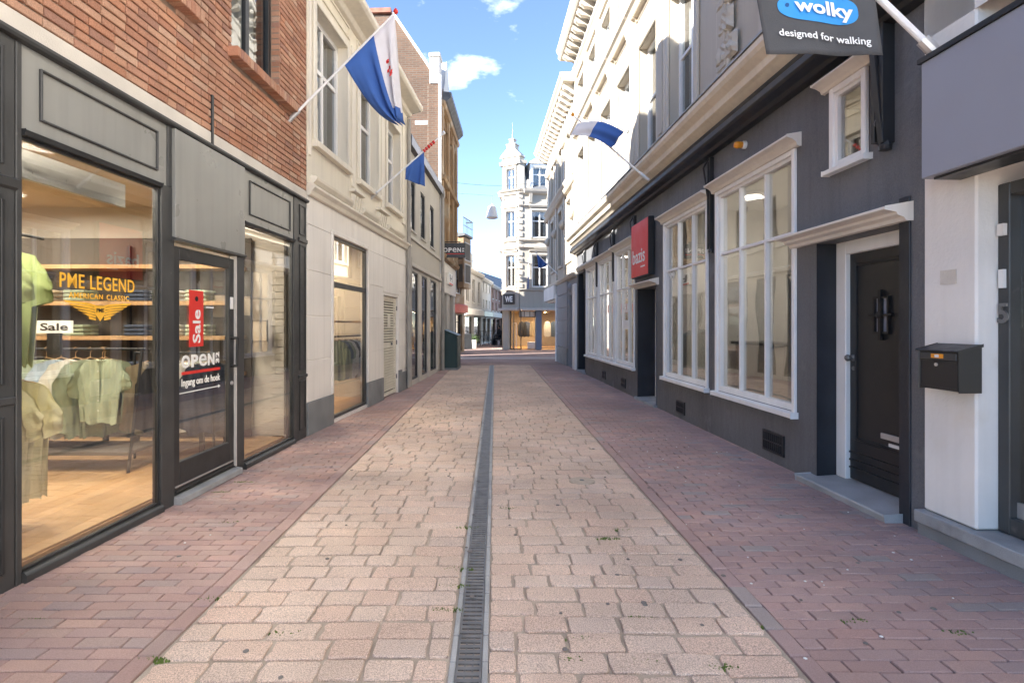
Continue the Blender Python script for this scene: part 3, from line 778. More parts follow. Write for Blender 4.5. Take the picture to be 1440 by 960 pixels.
c_navy = mg('navy_cotton', (.04, .05, .075)); c_khak = mg('khaki_cotton', (.34, .27, .17)); c_lblue = mg('light_blue_cotton', (.38, .46, .54)); c_wht = mg('white_cotton', (.74, .72, .66)); c_olv = mg('olive_cotton', (.22, .25, .16)); c_blk = mg('black_cotton', (.025, .025, .028)); c_den = mg('denim', (.07, .11, .17))
for i in range(3):
    hang('polo_shirt', 'shirt', ['pale lime polo shirt, nearest on the upper rail behind the shop window', 'pale lime polo shirt, second on the upper rail behind the shop window', 'pale lime polo shirt, furthest on the upper rail behind the shop window'][i], -3.35, 3.34 + .16 * i, 1.93, rad(8), .36, .80, c_lime, 3 + i, group='lime shirts on the upper rail')
for i in range(4):
    hang('tee_shirt', 'shirt', ['pale yellow shirt, nearest on the low rail behind the shop window', 'pale yellow shirt, second on the low rail behind the shop window', 'pale yellow shirt, third on the low rail behind the shop window', 'pale yellow shirt, furthest on the low rail behind the shop window'][i], -3.31, 3.22 + .155 * i, 1.06, rad(8), .36, .84, c_yel, 13 + i, group='yellow shirts on the low rail')
rl = empty('wall_rail', (-3.3, 2.9, 0), 0, 'two tier black steel garment rail carrying lime and yellow shirts', 'rail')
for z in (2.03, 1.16): MB().tube((0, 0, z), (0, 1.1, z), .011).build('bar', m_blk, rl)
for yy in (.0,): MB().tube((0, yy, .05), (0, yy, 2.1), .014).build('upright', m_blk, rl)
# floor rack in the middle of the shop
rk = empty('garment_rack', (-4.1, 5.25, .05), 0, 'low black steel rack of shirts in the middle of the shop', 'rack')
for xx in (-.75, .75):
    for yy in (-.25, .25): MB().tube((xx, yy, 0), (xx, yy * .2, 1.12), .014).build('upright', m_blk, rk)
MB().tube((-.75, 0, 1.12), (.75, 0, 1.12), .013).build('bar', m_blk, rk); MB().box(-.75, .75, -.25, .25, .16, .19).build('base_shelf', m_din, rk)
cl = [(c_khak, 'khaki striped'), (c_den, 'dark denim'), (c_olv, 'olive'), (c_sage, 'sage'), (c_lblue, 'pale blue'), (c_wht, 'off-white'), (c_sage, 'sage'), (c_olv, 'dark olive')]
pos = ['at the near end', 'second from the near end', 'third along', 'in the middle', 'right of the middle', 'sixth along', 'next to the last', 'at the far end']
for i, (m, nme) in enumerate(cl):
    hang('hanging_shirt', 'shirt', f'{nme} shirt {pos[i]} of the rack in the shop', -4.72 + .14 * i, 5.25, 1.09, rad(62), .31, .74, m, 30 + i, long=i % 2 == 0, group='shirts on the middle rack')
hang('button_shirt', 'shirt', 'sage green button shirt shown face on at the rack end', -3.62, 5.05, 1.10, rad(-6), .27, .60, c_sage, 51)
# display table and shelving at the back
tb = empty('display_table', (-3.55, 5.95, .05), 0, 'low wooden display table on castors behind the shirt rack', 'table')
MB().box(-.55, .55, -.3, .3, .46, .50).build('top', m_shelf, tb)
for xx in (-.5, .5):
    for yy in (-.25, .25): MB().box(xx - .02, xx + .02, yy - .02, yy + .02, .06, .46).lathe((xx, yy, .03), [(.02, -.03), (.03, 0), (.02, .03)], n=8).build('leg', m_blk, tb)
sv = empty('wall_shelving', (-4.6, 6.45, .05), 0, 'light wood wall shelves with folded clothes at the shop rear', 'shelving')
for z in (.75, 1.18, 1.58, 2.0): MB().box(-1.25, 1.6, -.17, .17, z, z + .045).build('shelf', m_shelf, sv)
for xx in (-1.2, .2, 1.55): MB().box(xx - .02, xx + .02, .12, .16, 0, 2.3).build('upright', m_blk, sv)
MB().box(-1.3, 1.65, .17, .2, 0, 2.4).build('back_panel', m_din, sv)
pc = [c_den, c_khak, c_olv, c_navy, c_wht, c_sage]
k = 0
for z in (.795, 1.225, 1.625):
    for xx in (-.95, -.6, -.25, .45, .8, 1.15):
        o = empty('folded_clothes', (-4.6 + xx, 6.43, .05 + z), 0, f'folded {["denim", "khaki", "olive", "navy", "white", "sage"][k % 6]} clothes on the {["lower", "middle", "upper"][k // 6]} shop wall shelf', 'clothes', 'folded piles on the shop shelves')
        for j in range(3): MB().box(-.12, .12, -.14, .12, j * .045, j * .045 + .04).build('folded_garment', pc[k % 6], o, bevel=.012)
        k += 1
sg = empty('sale_sign', (-3.86, 4.80, 1.33), rad(14), 'white Sale card standing on the rack behind the shop window', 'sign')
MB().box(-.14, .14, -.006, .006, 0, .11).build('card', m_wtxt, sg); MB().box(-.05, .05, -.02, .02, -.19, 0).build('stand', m_blk, sg)
v, f = text_raw('Sale', .02); mb = MB(); mb.add([(-.105 + .21 * a, -.008, .022 + .066 * b) for a, b in v], f); mb.build('lettering', m_blk, sg)
for i, (xx, zz, w, h) in enumerate(((-3.32, 1.48, .22, .3), (-3.02, 1.5, .18, .26), (-2.85, 1.2, .2, .26))):
    o = empty('picture_frame', (xx - .05, 6.52, zz), 0, f'{["large", "middle sized", "small low"][i]} framed picture on the rear wall of the clothing shop', 'picture')
    MB().frame(0, w, -.02, 0, 0, h, .015).build('frame', m_blk, o); MB().box(.015, w - .015, -.008, -.004, .015, h - .015).build('print', m_ply, o)
# second window: rail of shirts
rl2 = empty('window_rail', (-3.15, 5.55, 0), 0, 'short steel rail of shirts behind the second shop window', 'rail')
MB().tube((-.5, 0, 1.12), (.3, 0, 1.12), .011).tube((.3, 0, .05), (.3, 0, 1.12), .012).tube((-.5, 0, .05), (-.5, 0, 1.12), .012).build('frame', m_blk, rl2)
for i, (m, nme) in enumerate(((c_khak, 'tan'), (c_blk, 'black'), (c_wht, 'white'), (c_navy, 'navy'))):
    hang('hanging_shirt', 'shirt', f'{nme} shirt on the short rail behind the second shop window', -3.5 + .2 * i, 5.55, 1.04, rad(50), .30, .72, m, 70 + i, long=True)

# ---------------------------------------------------------------- L2 beige building
F = Frame(-2.375, 6.9, .082, 1)
B = F.empty('beige_building', label='beige stucco building with white stone shopfront and louvred door', cat='building')
hs = [(.87, 2.44, .05, 2.68, .10), (3.42, 4.48, .0, 1.97, .12)]
up = [(.26, 1.42, 3.80, 5.60), (1.98, 3.02, 3.76, 5.48), (3.62, 4.56, 3.74, 5.38)]
wall(F, B, .0, 5.22, 0, 3.10, hs, m_stone)
wall(F, B, .0, 5.22, 3.10, 6.15, [(a, b, c, d, .22) for a, b, c, d in up], m_beige)
shell(F, B, 0, 5.22, 7, 6.1, m_brownb, m_slate, 2.0, o0=-.3, ridge=.5)
# stone blocks of the piers
def blocks(u0, u1, zs, o=.010):
    for a, b in zip(zs, zs[1:]): F.mb().box(u0, u1, -.02, o + r.uniform(-.002, .002), a + .004, b - .004).build('stone_block', m_stone, B, bevel=.004)
blocks(.0, .86, [.42, .95, 1.52, 2.10, 2.68]); blocks(2.45, 3.36, [.42, .95, 1.52, 2.10, 2.68]); blocks(4.5, 5.2, [.46, .95, 1.52, 2.10, 2.68]); blocks(3.37, 4.49, [2.02, 2.68])
blocks(.0, 1.7, [2.68, 3.04]); blocks(1.705, 3.4, [2.68, 3.04]); blocks(3.405, 5.2, [2.68, 3.04])
for (a, b, h) in ((0, .875, .42), (2.435, 3.37, .42), (4.49, 4.74, .46), (4.745, 5.22, .40)): F.mb().box(a, b, -.02, .024, 0, h).build('plinth', m_blue, B, bevel=.006)
F.mb().frame(.80, 2.51, .0, .026, .43, 2.75, .07, 0).build('window_surround', m_stone, B, bevel=.01)
w = window(F, B, .87, 2.44, .06, 2.68, -.015, .04, [], [.735], m_frame, g_shop, bar=.08, depth=.06)
room(F, B, .2, 3.35, -.11, 4.0, .06, 2.9, m_wood, m_inw, m_inc, m_inw)
for (u, o) in ((1.0, -.9), (2.4, -1.1)):
    p = F.world(u, o, 2.85); l = empty('ceiling_spot', (p.x, p.y, 2.84), 0, 'small lit ceiling spotlight behind the beige building window', 'spotlight', 'ceiling spots in the beige building')
    MB().lathe((0, 0, 0), [(.05, 0), (.06, .01), (.06, .05), (.02, .055)], n=12).build('housing', m_white, l)
    MB().lathe((0, 0, 0), [(.042, -.004), (.042, 0)], n=12).build('bulb', emit('warm_bulb', (1, .8, .55), 14), l)
    ld = bpy.data.lights.new('spot_light', 'AREA'); ld.energy = 8; ld.size = .25; ld.color = (1, .84, .62)
    lo = bpy.data.objects.new('lamp_light', ld); col.objects.link(lo); lo.parent = l; lo.location = (0, 0, -.03)
p = F.world(2.55, -.36, .06)
rk2 = empty('garment_rack', (p.x, p.y, .06), rad(80), 'garment rack of jackets and dresses behind the beige building window', 'rack')
MB().tube((-.72, 0, 1.15), (.72, 0, 1.15), .013).tube((-.72, 0, 0), (-.72, 0, 1.38), .014).tube((.72, 0, 0), (.72, 0, 1.38), .014).build('frame', m_blk, rk2)
MB().box(-.75, .75, -.12, .12, 1.38, 1.41).build('shelf', m_shelf, rk2)
for i in range(9):
    q = F.world(1.95 + .14 * i, -.36, 1.17)
    nm, mm = [('olive', c_olv), ('dark blue', c_den), ('sage', c_sage), ('white', c_wht), ('black', c_blk), ('pale blue', c_lblue), ('tan', c_khak), ('cream', c_yel), ('navy', c_navy)][i]
    hang('hanging_jacket', 'jacket', f'{nm} jacket on the rack behind the beige building window', q.x, q.y, 1.16, rad(20), .23, .66, mm, 90 + i, long=i % 3 == 0, group='jackets on the beige building rack')
# louvred door
dr = F.mb().frame(3.43, 4.47, -.09, -.04, .02, 1.96, .07, .07, .07).box(3.5, 4.4, -.09, -.05, .95, 1.06).build('louvred_door', m_beiget, B, bevel=.003)
lv = F.mb()
for (z0, z1) in ((.12, .93), (1.08, 1.87)):
    z = z0
    while z < z1: lv.prof(3.5, 4.4, [(-.085, z + .03), (-.045, z), (-.045, z + .012), (-.085, z + .042)]); z += .052
lv.build('louvres', m_beiget, dr, kind='stuff')
F.mb().box(3.86, 4.02, -.05, -.036, 1.35, 1.62).build('notice_plate', m_beiget, dr); F.mb().box(4.10, 4.13, -.05, -.02, 1.0, 1.05).build('handle', m_iron, dr)
for z in (.3, 1.0, 1.7): F.mb().box(4.46, 4.50, -.05, -.02, z, z + .09).build('hinge', m_iron, dr)
F.mb().box(3.43, 4.47, -.1, -.095, 0, 1.97).build('door_backing', m_din, dr)
# string cornice above the shop with frieze panels
F.mb().prof(0, 5.22, [(0, 3.04), (.05, 3.05), (.07, 3.10), (.11, 3.14), (.11, 3.17), (.03, 3.20), (0, 3.20)]).build('string_course', m_beiget, B, bevel=.004)
for (a, b) in ((.10, 1.5), (2.05, 2.9), (3.55, 4.7)):
    F.mb().prof(a, b, [(0, 3.20), (.05, 3.22), (.09, 3.26), (.10, 3.30), (.0, 3.32)]).build('frieze_moulding', m_beiget, B, bevel=.003)
for i in range(9): F.mb().prof(1.62 + .11 * i + (0 if i < 4 else .9), 1.66 + .11 * i + (0 if i < 4 else .9), [(0, 3.22), (.04, 3.22), (.07, 3.42), (0, 3.46)]).build('console', m_beiget, B, bevel=.004)
F.mb().prof(1.55, 2.05, [(0, 3.46), (.10, 3.47), (.10, 3.51), (0, 3.52)]).build('console_shelf', m_beiget, B); F.mb().prof(2.9, 3.55, [(0, 3.46), (.10, 3.47), (.10, 3.51), (0, 3.52)]).build('console_shelf', m_beiget, B)
for (a, b, c, d) in up:
    F.mb().frame(a - .09, b + .09, 0, .035, c - .02, d + .10, .09, 0, .10).build('architrave', m_beiget, B, bevel=.008)
    w = window(F, B, a, b, c, d, -.13, .07, [.5], [.62], m_white, g_old, bar=.06, sill=(.10, .21, .09), sillm=m_beiget, curtain=[(a + .08, a + .42), (b - .42, b - .08)])
for (a, b) in ((.05, .10), (1.62, 1.78), (3.22, 3.40), (4.78, 4.98)): F.mb().box(a, b, -.02, .03, 3.56, 5.75).build('pilaster_strip', m_beiget, B, bevel=.008)
for (a, b) in ((.2, 1.55), (1.9, 3.1), (3.5, 4.7)): F.mb().frame(a, b, 0, .022, 5.78, 5.98, .03).build('frieze_panel', m_beiget, B, bevel=.006)
F.mb().prof(0, 5.30, [(0, 6.0), (.06, 6.02), (.10, 6.08), (.30, 6.12), (.34, 6.16), (.34, 6.24), (.0, 6.27), (-.3, 6.27), (-.3, 6.0)]).build('eaves_cornice', m_beiget, B, bevel=.006)

# ---------------------------------------------------------------- L3 plain grey building
F = Frame(-1.95, 12.1, .055, 1)
B = F.empty('grey_building', label='plain grey rendered building with tall slit shop windows', cat='building')
lo3 = [(.55, 1.30, .12, 2.66, .06), (1.75, 2.55, .12, 2.66, .06), (3.0, 4.05, .12, 2.66, .06)]
up3 = [(.36, .95, 3.60, 4.75), (1.62, 2.25, 3.60, 4.75), (2.98, 3.62, 3.58, 4.72)]
wall(F, B, .04, 4.78, 0, 2.86, lo3, m_greyt); wall(F, B, .04, 4.78, 2.86, 5.45, [(a, b, c, d, .07) for a, b, c, d in up3], m_grey)
shell(F, B, .04, 4.78, 6.5, 5.4, m_brownb, m_slate, 0, o0=-.3)
for (a, b, c, d, e) in lo3: window(F, B, a, b, c, d, -.015, .04, [], [], m_frame, g_old, depth=.045, backm=m_din)
for (a, b, c, d) in up3: window(F, B, a, b, c, d, -.02, .05, [], [], m_black, g_old, depth=.05, backm=m_din, sill=(.04, .06, .05), sillm=m_greyt)
for u in (.28, 1.52, 2.78, 4.32): F.mb().box(u - .17, u + .17, -.01, .018, 0, 2.62).build('pier', m_greyt, B, bevel=.006)
F.mb().prof(.04, 4.78, [(0, 2.72), (.07, 2.74), (.07, 2.82), (0, 2.86)]).build('string_course', m_greyt, B)
F.mb().prof(.04, 4.78, [(0, 3.36), (.05, 3.37), (.05, 3.43), (0, 3.45)]).build('string_course', m_greyt, B)
F.mb().prof(.04, 4.78, [(0, 5.38), (.10, 5.42), (.10, 5.64), (.06, 5.68), (-.3, 5.68), (-.3, 5.38)]).build('parapet', m_frame, B)
F.mb().box(.04, 4.78, .10, .112, 5.40, 5.60).build('parapet_face', m_signg, B)
for (u, z1) in ((-.10, 5.9), (.02, 2.9)):
    F.mb().tube((u, .07, .05), (u, .07, z1), .045).build('downpipe', m_pipe, B)
for u in (4.72,): F.mb().tube((u, .09, .0), (u, .09, 5.6), .05).box(u - .07, u + .07, .03, .15, 5.3, 5.5).build('downpipe', m_pipe, B)

# ---------------------------------------------------------------- L4 tall brown brick building with gable
F = Frame(-1.72, 16.92, .045, 1)
B = F.empty('brown_brick_building', label='tall brown brick corner building with ochre arched windows and gable', cat='building')
up4 = [(.55, 1.45, 4.0, 5.7), (1.95, 2.75, 4.0, 5.7), (3.2, 3.9, 4.0, 5.7), (.55, 1.45, 6.2, 7.9), (1.95, 2.75, 6.2, 7.9), (3.2, 3.9, 6.2, 7.9)]
wall(F, B, .0, 4.15, 0, 3.5, [(.9, 1.75, .5, 2.45, .2), (2.5, 3.6, .1, 2.45, .3)], m_greyt)
wall(F, B, .0, 4.15, 3.5, 8.6, [(a, b, c, d, .18) for a, b, c, d in up4], m_ochre)
window(F, B, .9, 1.75, .5, 2.45, -.10, .04, [.5], [.7], m_frame, g_shop, backm=m_din); window(F, B, 2.5, 3.6, .1, 2.45, -.2, .05, [.5], [.8], m_frame, g_shop, backm=m_din)
for (a, b, c, d) in up4:
    window(F, B, a, b, c, d, -.08, .05, [.5], [.65], m_frame, g_old, backm=m_din)
    uc, hw = (a + b) / 2, (b - a) / 2 + .1
    F.mb().poly([(uc + hw * math.cos(t * math.pi / 8), d - .05 + (hw * .9) * math.sin(t * math.pi / 8)) for t in range(9)] + [(uc + (hw - .1) * math.cos(t * math.pi / 8), d - .05 + (hw * .9 - .1) * math.sin(t * math.pi / 8)) for t in range(8, -1, -1)], 0, .06).build('arch', m_ochre, B)
for u in (.25, 1.7, 2.98, 4.05): F.mb().box(u - .12, u + .12, -.01, .10, 3.6, 8.3).build('buttress', m_ochre, B, bevel=.02)
for z in (3.5, 5.9, 8.2): F.mb().prof(0, 4.2, [(0, z), (.14, z + .04), (.18, z + .14), (0, z + .2)]).build('string_course', m_ochre, B)
F.mb().prof(0.6, 4.25, [(0, 8.5), (.16, 8.56), (.30, 8.7), (.30, 8.84), (-.3, 8.9), (-.3, 8.5)]).build('cornice', m_slate, B)
# side gable facing the camera
gb = F.mb(); gb.poly([], 0, 0) if False else None
mbg = F.mb()
prof_g = [(-.02, 0), (-.02, 8.75), (-.28, 9.25), (-1.45, 11.0), (-2.5, 11.05), (-7, 6.2), (-7, 0)]
mbg.add([(.0, o, z) for o, z in prof_g] + [(.25, o, z) for o, z in prof_g], [tuple(range(7)), tuple(range(13, 6, -1))] + [(i, (i + 1) % 7, 7 + (i + 1) % 7, 7 + i) for i in range(7)])
mbg.build('side_wall', m_brownb, B)
F.mb().box(.3, 4.14, -7, -.3, 0, 8.5).build('rear_block', m_brownb, B)
rf = F.mb().prof(.26, 4.1, [(-.1, 8.6), (-1.45, 10.8), (-2.5, 10.85), (-6.9, 6.1), (-6.9, 6.25), (-2.5, 11.0), (-1.45, 10.95), (-.05, 8.75)]).build('roof', m_tile, B)
F.mb().prof(-.05, .28, [(-.28, 9.26), (-1.45, 11.01), (-1.42, 11.09), (-.22, 9.30)]).build('verge_coping', m_stone, B)
F.mb().box(-.08, .6, -2.6, -1.5, 11.06, 11.2).build('ridge_tiles', m_tile, B)
F.mb().box(-.03, .42, -.36, .045, 5.5, 8.84).build('gable_pier', m_brownb, B, bevel=.02)
F.mb().box(-.05, .40, -.30, .02, 8.84, 9.66).box(-.07, .42, -.32, .04, 9.66, 9.80).build('chimney', m_greyt, B, bevel=.02)
F.mb().tube((-.03, .03, 3.0), (-.03, .03, 9.1), .05).build('downpipe', m_white, B)
F.mb().poly([(1.2, 8.7), (1.2, 9.2), (1.4, 9.45), (1.55, 9.9), (1.75, 10.1), (1.85, 10.4), (2.05, 10.4), (2.15, 10.1), (2.4, 9.9), (2.6, 9.45), (2.8, 9.2), (2.8, 8.7)], -.35, -.02).build('dormer_gable', m_greyt, B, bevel=.02)
for (u, o, z) in ((-.004, -1.0, 7.2),): F.mb().box(u - .01, u + .01, o - .03, o + .03, z, z + .5).build('wall_anchor', m_black, B)
F.mb().box(-.012, .1, -.75, -.35, 7.60, 7.72).build('wall_plaque', m_white, B)
F.mb().prof(0, 4.17, [(0, 2.48), (.03, 2.48), (.03, 3.45), (0, 3.5)]).build('shop_fascia', m_stone, B)
mbs = F.mb().box(1.55, 2.55, .035, .11, 2.78, 3.18).build('shop_sign', m_white, B, bevel=.01)
text_on(F, 'H', 1.72, 2.38, 2.88, 3.13, .112, 'lettering', m_iron, mbs, .03)
F.mb().box(1.6, 2.5, .112, .118, 2.79, 2.84).build('red_strip', m_redt, mbs)
# projecting OPEN sign
p = F.world(.55, 0, 3.6)
S = empty('open_sign', (p.x, p.y, 3.55), 0, 'black projecting OPEN sign with red underline hanging above the left pavement', 'sign')
MB().box(-.02, .76, -.04, .04, 0, .46).build('board', m_frame, S, bevel=.008); MB().tube((-.1, 0, .5), (.6, 0, .5), .015).tube((.1, 0, .44), (.1, 0, .5), .01).tube((.55, 0, .44), (.55, 0, .5), .01).build('bracket', m_black, S)
def flat(body, x0, x1, z0, z1, y, name, mat, par, bold=.02, sp=1.0, turn=False):
    v, f = text_raw(body, bold, sp); mb = MB()
    mb.add([((x0 + (x1 - x0) * (1 - b if turn else a)), y, (z0 + (z1 - z0) * (a if turn else b))) for a, b in v], f); return mb.build(name, mat, par)
for (tx, xa, xb) in (('O', .06, .19), ('P', .215, .325), ('e', .345, .475), ('N', .50, .615)): flat(tx, xa, xb, .17, .31, -.043, 'lettering', m_wtxt, S, .006 if tx == 'e' else .035)
flat('32', .655, .715, .17, .31, -.043, 'lettering', m_wtxt, S, .02, 1, True)
MB().box(.05, .72, -.044, -.04, .105, .125).build('underline', m_redt, S)

# green street cabinet
p = Frame(-1.70, 16.92, .045, 1).world(.75, .10, 0)
G = empty('utility_cabinet', (p.x, p.y, 0), rad(-2), 'dark green metal street cabinet with sloping lid against the left wall', 'cabinet')
mb = MB(); mb.add([(0, -.55, 0), (.40, -.55, 0), (.40, .55, 0), (0, .55, 0), (0, -.55, 1.22), (.40, -.55, 1.05), (.40, .55, 1.05), (0, .55, 1.22)], [(3, 2, 1, 0), (4, 5, 6, 7), (0, 1, 5, 4), (1, 2, 6, 5), (2, 3, 7, 6), (3, 0, 4, 7)])
mb.build('body', m_green, G, bevel=.01)
mb = MB(); mb.add([(-.02, -.58, 1.225), (.43, -.58, 1.04), (.43, .58, 1.04), (-.02, .58, 1.225), (-.02, -.58, 1.265), (.43, -.58, 1.08), (.43, .58, 1.08), (-.02, .58, 1.265)], [(3, 2, 1, 0), (4, 5, 6, 7), (0, 1, 5, 4), (1, 2, 6, 5), (2, 3, 7, 6), (3, 0, 4, 7)])
mb.build('lid', m_green, G, bevel=.008); MB().box(.401, .412, -.5, -.01, .08, .98).box(.401, .412, .01, .5, .08, .98).build('door', m_green, G, bevel=.004); MB().box(-.01, .42, -.57, .57, -.01, .06).build('plinth', m_blue, G)

# ================================================================== RIGHT ROW
# ---------------------------------------------------------------- R1 dark grey shop, cream floors above
F = Frame(2.90, 3.4, -.026, -1)
B = F.empty('dark_grey_shop_building', label='long dark grey shop with white framed windows and cream upper floors', cat='building')
U1 = 13.62
gw = [(1.80, 3.50, .58, 3.05), (3.80, 5.47, .58, 3.02), (7.22, 8.72, .58, 2.98), (8.86, 10.44, .58, 2.96), (10.62, 12.02, .58, 2.94)]
smw = (.84, 1.22, 2.72, 3.36)
holes = [(*w, .10) for w in gw] + [(*smw, .10), (.50, 1.47, 0, 2.12, .24), (5.90, 7.0, 0, 2.08, .40), (12.25, 13.35, 0, 2.95, .7)]
wall(F, B, .28, U1, 0, 3.62, holes, m_dark)
# upper storeys
uw = [4.72 + 1.62 * i for i in range(6)]
w1 = [(c - .53, c + .53, 4.36, 6.56, .24) for c in uw] + [(c - .53, c + .53, 4.36, 6.56, .24) for c in (1.75,)]
w2 = [(c - .48, c + .48, 7.45, 8.72, .2) for c in uw + [1.75]]
wall(F, B, .28, U1, 3.62, 9.5, w1 + w2, m_cream)
shell(F, B, .28, U1, 7, 9.5, m_brownb, m_slate, 1.2, o0=-1.2, ridge=.3)
F.mb().box(.282, .40, -1.3, -.002, 0, 9.5).build('party_wall', m_dark, B); F.mb().box(U1 - .12, U1 - .002, -1.3, -.002, 0, 9.5).build('party_wall', m_cream, B)
# big white-framed shop windows
for i, (a, b, c, d) in enumerate(gw):
    bigw = i < 2
    curt = [[(a + .06, a + .40)], [(b - .5, b - .1), (a + .05, a + .22)], [(a + .06, a + .3)], [], []][i]
    w = window(F, B, a, b, c, d, .0, .065, [1 / 3, 2 / 3], [.69 if bigw else .66], m_white, g_right, bar=.034, depth=.075, sill=(.05, .075, .06), curtain=curt, curtm=m_inw if i == 1 else m_curt)
    F.mb().frame(a - .03, b + .03, .0, .03, c - .01, d + .02, .05, 0, .05).build('casing', m_white, w, bevel=.005)
    F.mb().prof(a - .10, b + .10, [(0, d + .02), (.04, d + .025), (.05, d + .06), (.09, d + .09), (.14, d + .105), (.14, d + .125), (0, d + .15)]).build('hood_mould', m_offw, w, bevel=.003)
a, b, c, d = smw
w = window(F, B, a, b, c, d, .012, .05, [], [], m_white, g_right, depth=.06, sill=(.07, .06, .05))
F.mb().frame(a - .03, b + .03, .0, .035, c - .02, d + .03, .05, 0, .05).build('casing', m_white, w, bevel=.005)
F.mb().prof(a - .13, b + .13, [(0, d + .03), (.035, d + .035), (.045, d + .06), (.09, d + .085), (.13, d + .095), (.13, d + .11), (0, d + .13)]).build('hood_mould', m_offw, w, bevel=.003)
# entrance door near the camera
F.mb().box(.40, .50, -.26, .012, 0, 2.30).build('door_pier', m_darkw, B, bevel=.004)
F.mb().box(1.466, 1.475, -.24, .0, .03, 2.12).build('painted_reveal', m_darkw, B)
F.mb().prof(.46, 1.56, [(-.26, -.01), (.13, -.01), (.14, .055), (-.26, .075)]).build('doorstep', m_bluel, B, bevel=.01)
F.mb().frame(.49, 1.465, -.26, -.17, .07, 2.13, .13, 0, .12).build('door_frame', m_white, B, bevel=.006)
dr = F.mb().box(.60, 1.34, -.25, -.21, .08, 2.02).build('door', m_doorp, B, bevel=.004)
F.mb().frame(.66, 1.27, -.212, -.198, .42, 1.93, .022).build('panel_moulding', m_doorp, dr, bevel=.006)
F.mb().frame(.68, 1.25, -.212, -.192, .44, 1.91, .010).build('panel_moulding', m_doorp, dr, bevel=.003)
for z in (.17, .235, .30): F.mb().prof(.61, 1.33, [(-.215, z), (-.195, z + .004), (-.195, z + .016), (-.215, z + .02)]).build('weather_bar', m_doorp, dr)
F.mb().lathe((1.29, -.21, 1.12), [(.028, 0), (.028, .008), (.012, .012), (.012, .03), (.026, .04), (.03, .055), (.02, .07), (.004, .073)], axis='o').build('door_knob', m_iron, dr, smooth=True)
F.mb().lathe((1.29, -.21, 1.03), [(.018, 0), (.018, .006), (.006, .008)], axis='o').build('keyhole', m_iron, dr)
gr = F.mb().frame(.86, 1.03, -.21, -.185, 1.33, 1.63, .018)
gr.box(.93, .96, -.20, -.175, 1.28, 1.68); gr.box(.82, 1.07, -.20, -.178, 1.47, 1.49); gr.lathe((.945, -.19, 1.48), [(.03, 0), (.03, .02), (.01, .03)], axis='o')
gr.build('door_grille', m_blk, dr); F.mb().box(.87, 1.02, -.212, -.206, 1.34, 1.62).build('grille_glass', m_signg, dr)
F.mb().box(.72, .96, -.21, -.197, .50, .545).build('letter_slot', m_steel, dr, bevel=.003); F.mb().box(.75, .88, -.21, -.203, .44, .475).build('name_plate', m_wtxt, dr)
F.mb().prof(.38, 1.80, [(-.2, 2.125), (.05, 2.125), (.065, 2.15), (.11, 2.165), (.12, 2.185), (.20, 2.20), (.20, 2.22), (0, 2.255)]).build('door_hood', m_offw, B, bevel=.003)
# second doorway under the red sign
F.mb().prof(5.86, 7.04, [(-.4, -.01), (.06, -.01), (.06, .04), (-.4, .06)]).build('doorstep', m_bluel, B, bevel=.006)
F.mb().frame(5.91, 6.99, -.40, -.32, .05, 2.08, .09, 0, .09).build('door_frame', m_white, B, bevel=.005)
dr = F.mb().frame(6.0, 6.9, -.39, -.35, .06, 1.99, .12, .3, .12).build('door', m_white, B, bevel=.004); F.mb().box(6.1, 6.8, -.375, -.368, .35, 1.88).build('pane', g_right, dr); F.mb().box(6.02, 6.05, -.35, -.30, 1.0, 1.12).build('handle', m_steel, dr)
F.mb().box(6.99, 7.012, -.4, .014, 0, 2.1).build('painted_reveal', m_darkw, B); F.mb().box(5.885, 5.905, -.4, .014, 0, 2.1).build('painted_reveal', m_dark, B)
F.mb().prof(5.78, 7.10, [(0, 2.08), (.04, 2.085), (.05, 2.11), (.11, 2.13), (.16, 2.145), (.16, 2.165), (0, 2.20)]).build('door_hood', m_offw, B, bevel=.003)
# last doorway
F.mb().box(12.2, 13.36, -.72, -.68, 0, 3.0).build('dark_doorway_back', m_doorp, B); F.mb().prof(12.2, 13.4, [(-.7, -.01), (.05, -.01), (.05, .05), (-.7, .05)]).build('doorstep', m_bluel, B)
F.mb().box(12.24, 12.256, -.7, .01, .0, 2.95).build('painted_reveal', m_darkw, B); F.mb().box(13.345, 13.36, -.7, .01, 0, 2.95).build('painted_reveal', m_darkw, B)
F.mb().prof(10.5, 13.45, [(0, 3.02), (.05, 3.03), (.09, 3.10), (.09, 3.13), (0, 3.16)]).build('door_hood', m_offw, B)
# vents
for (u, z, w_, h_) in ((2.0, .12, .36, .17), (4.62, .10, .30, .15), (7.9, .12, .3, .15), (9.7, .12, .3, .15)):
    v = F.mb().frame(u - .02, u + w_ + .02, -.02, .018, z - .02, z + h_ + .02, .02).build('floor_vent', m_doorp, B)
    F.mb().box(u, u + w_, .001, .004, z, z + h_).build('vent_back', m_blk, v)
    vb = F.mb()
    for i in range(10): vb.box(u + .012 + i * w_ / 10, u + .026 + i * w_ / 10, .004, .016, z, z + h_)
    vb.box(u, u + w_, .004, .018, z + h_ * .5 - .006, z + h_ * .5 + .006).build('vent_bars', m_doorp, v, kind='stuff')
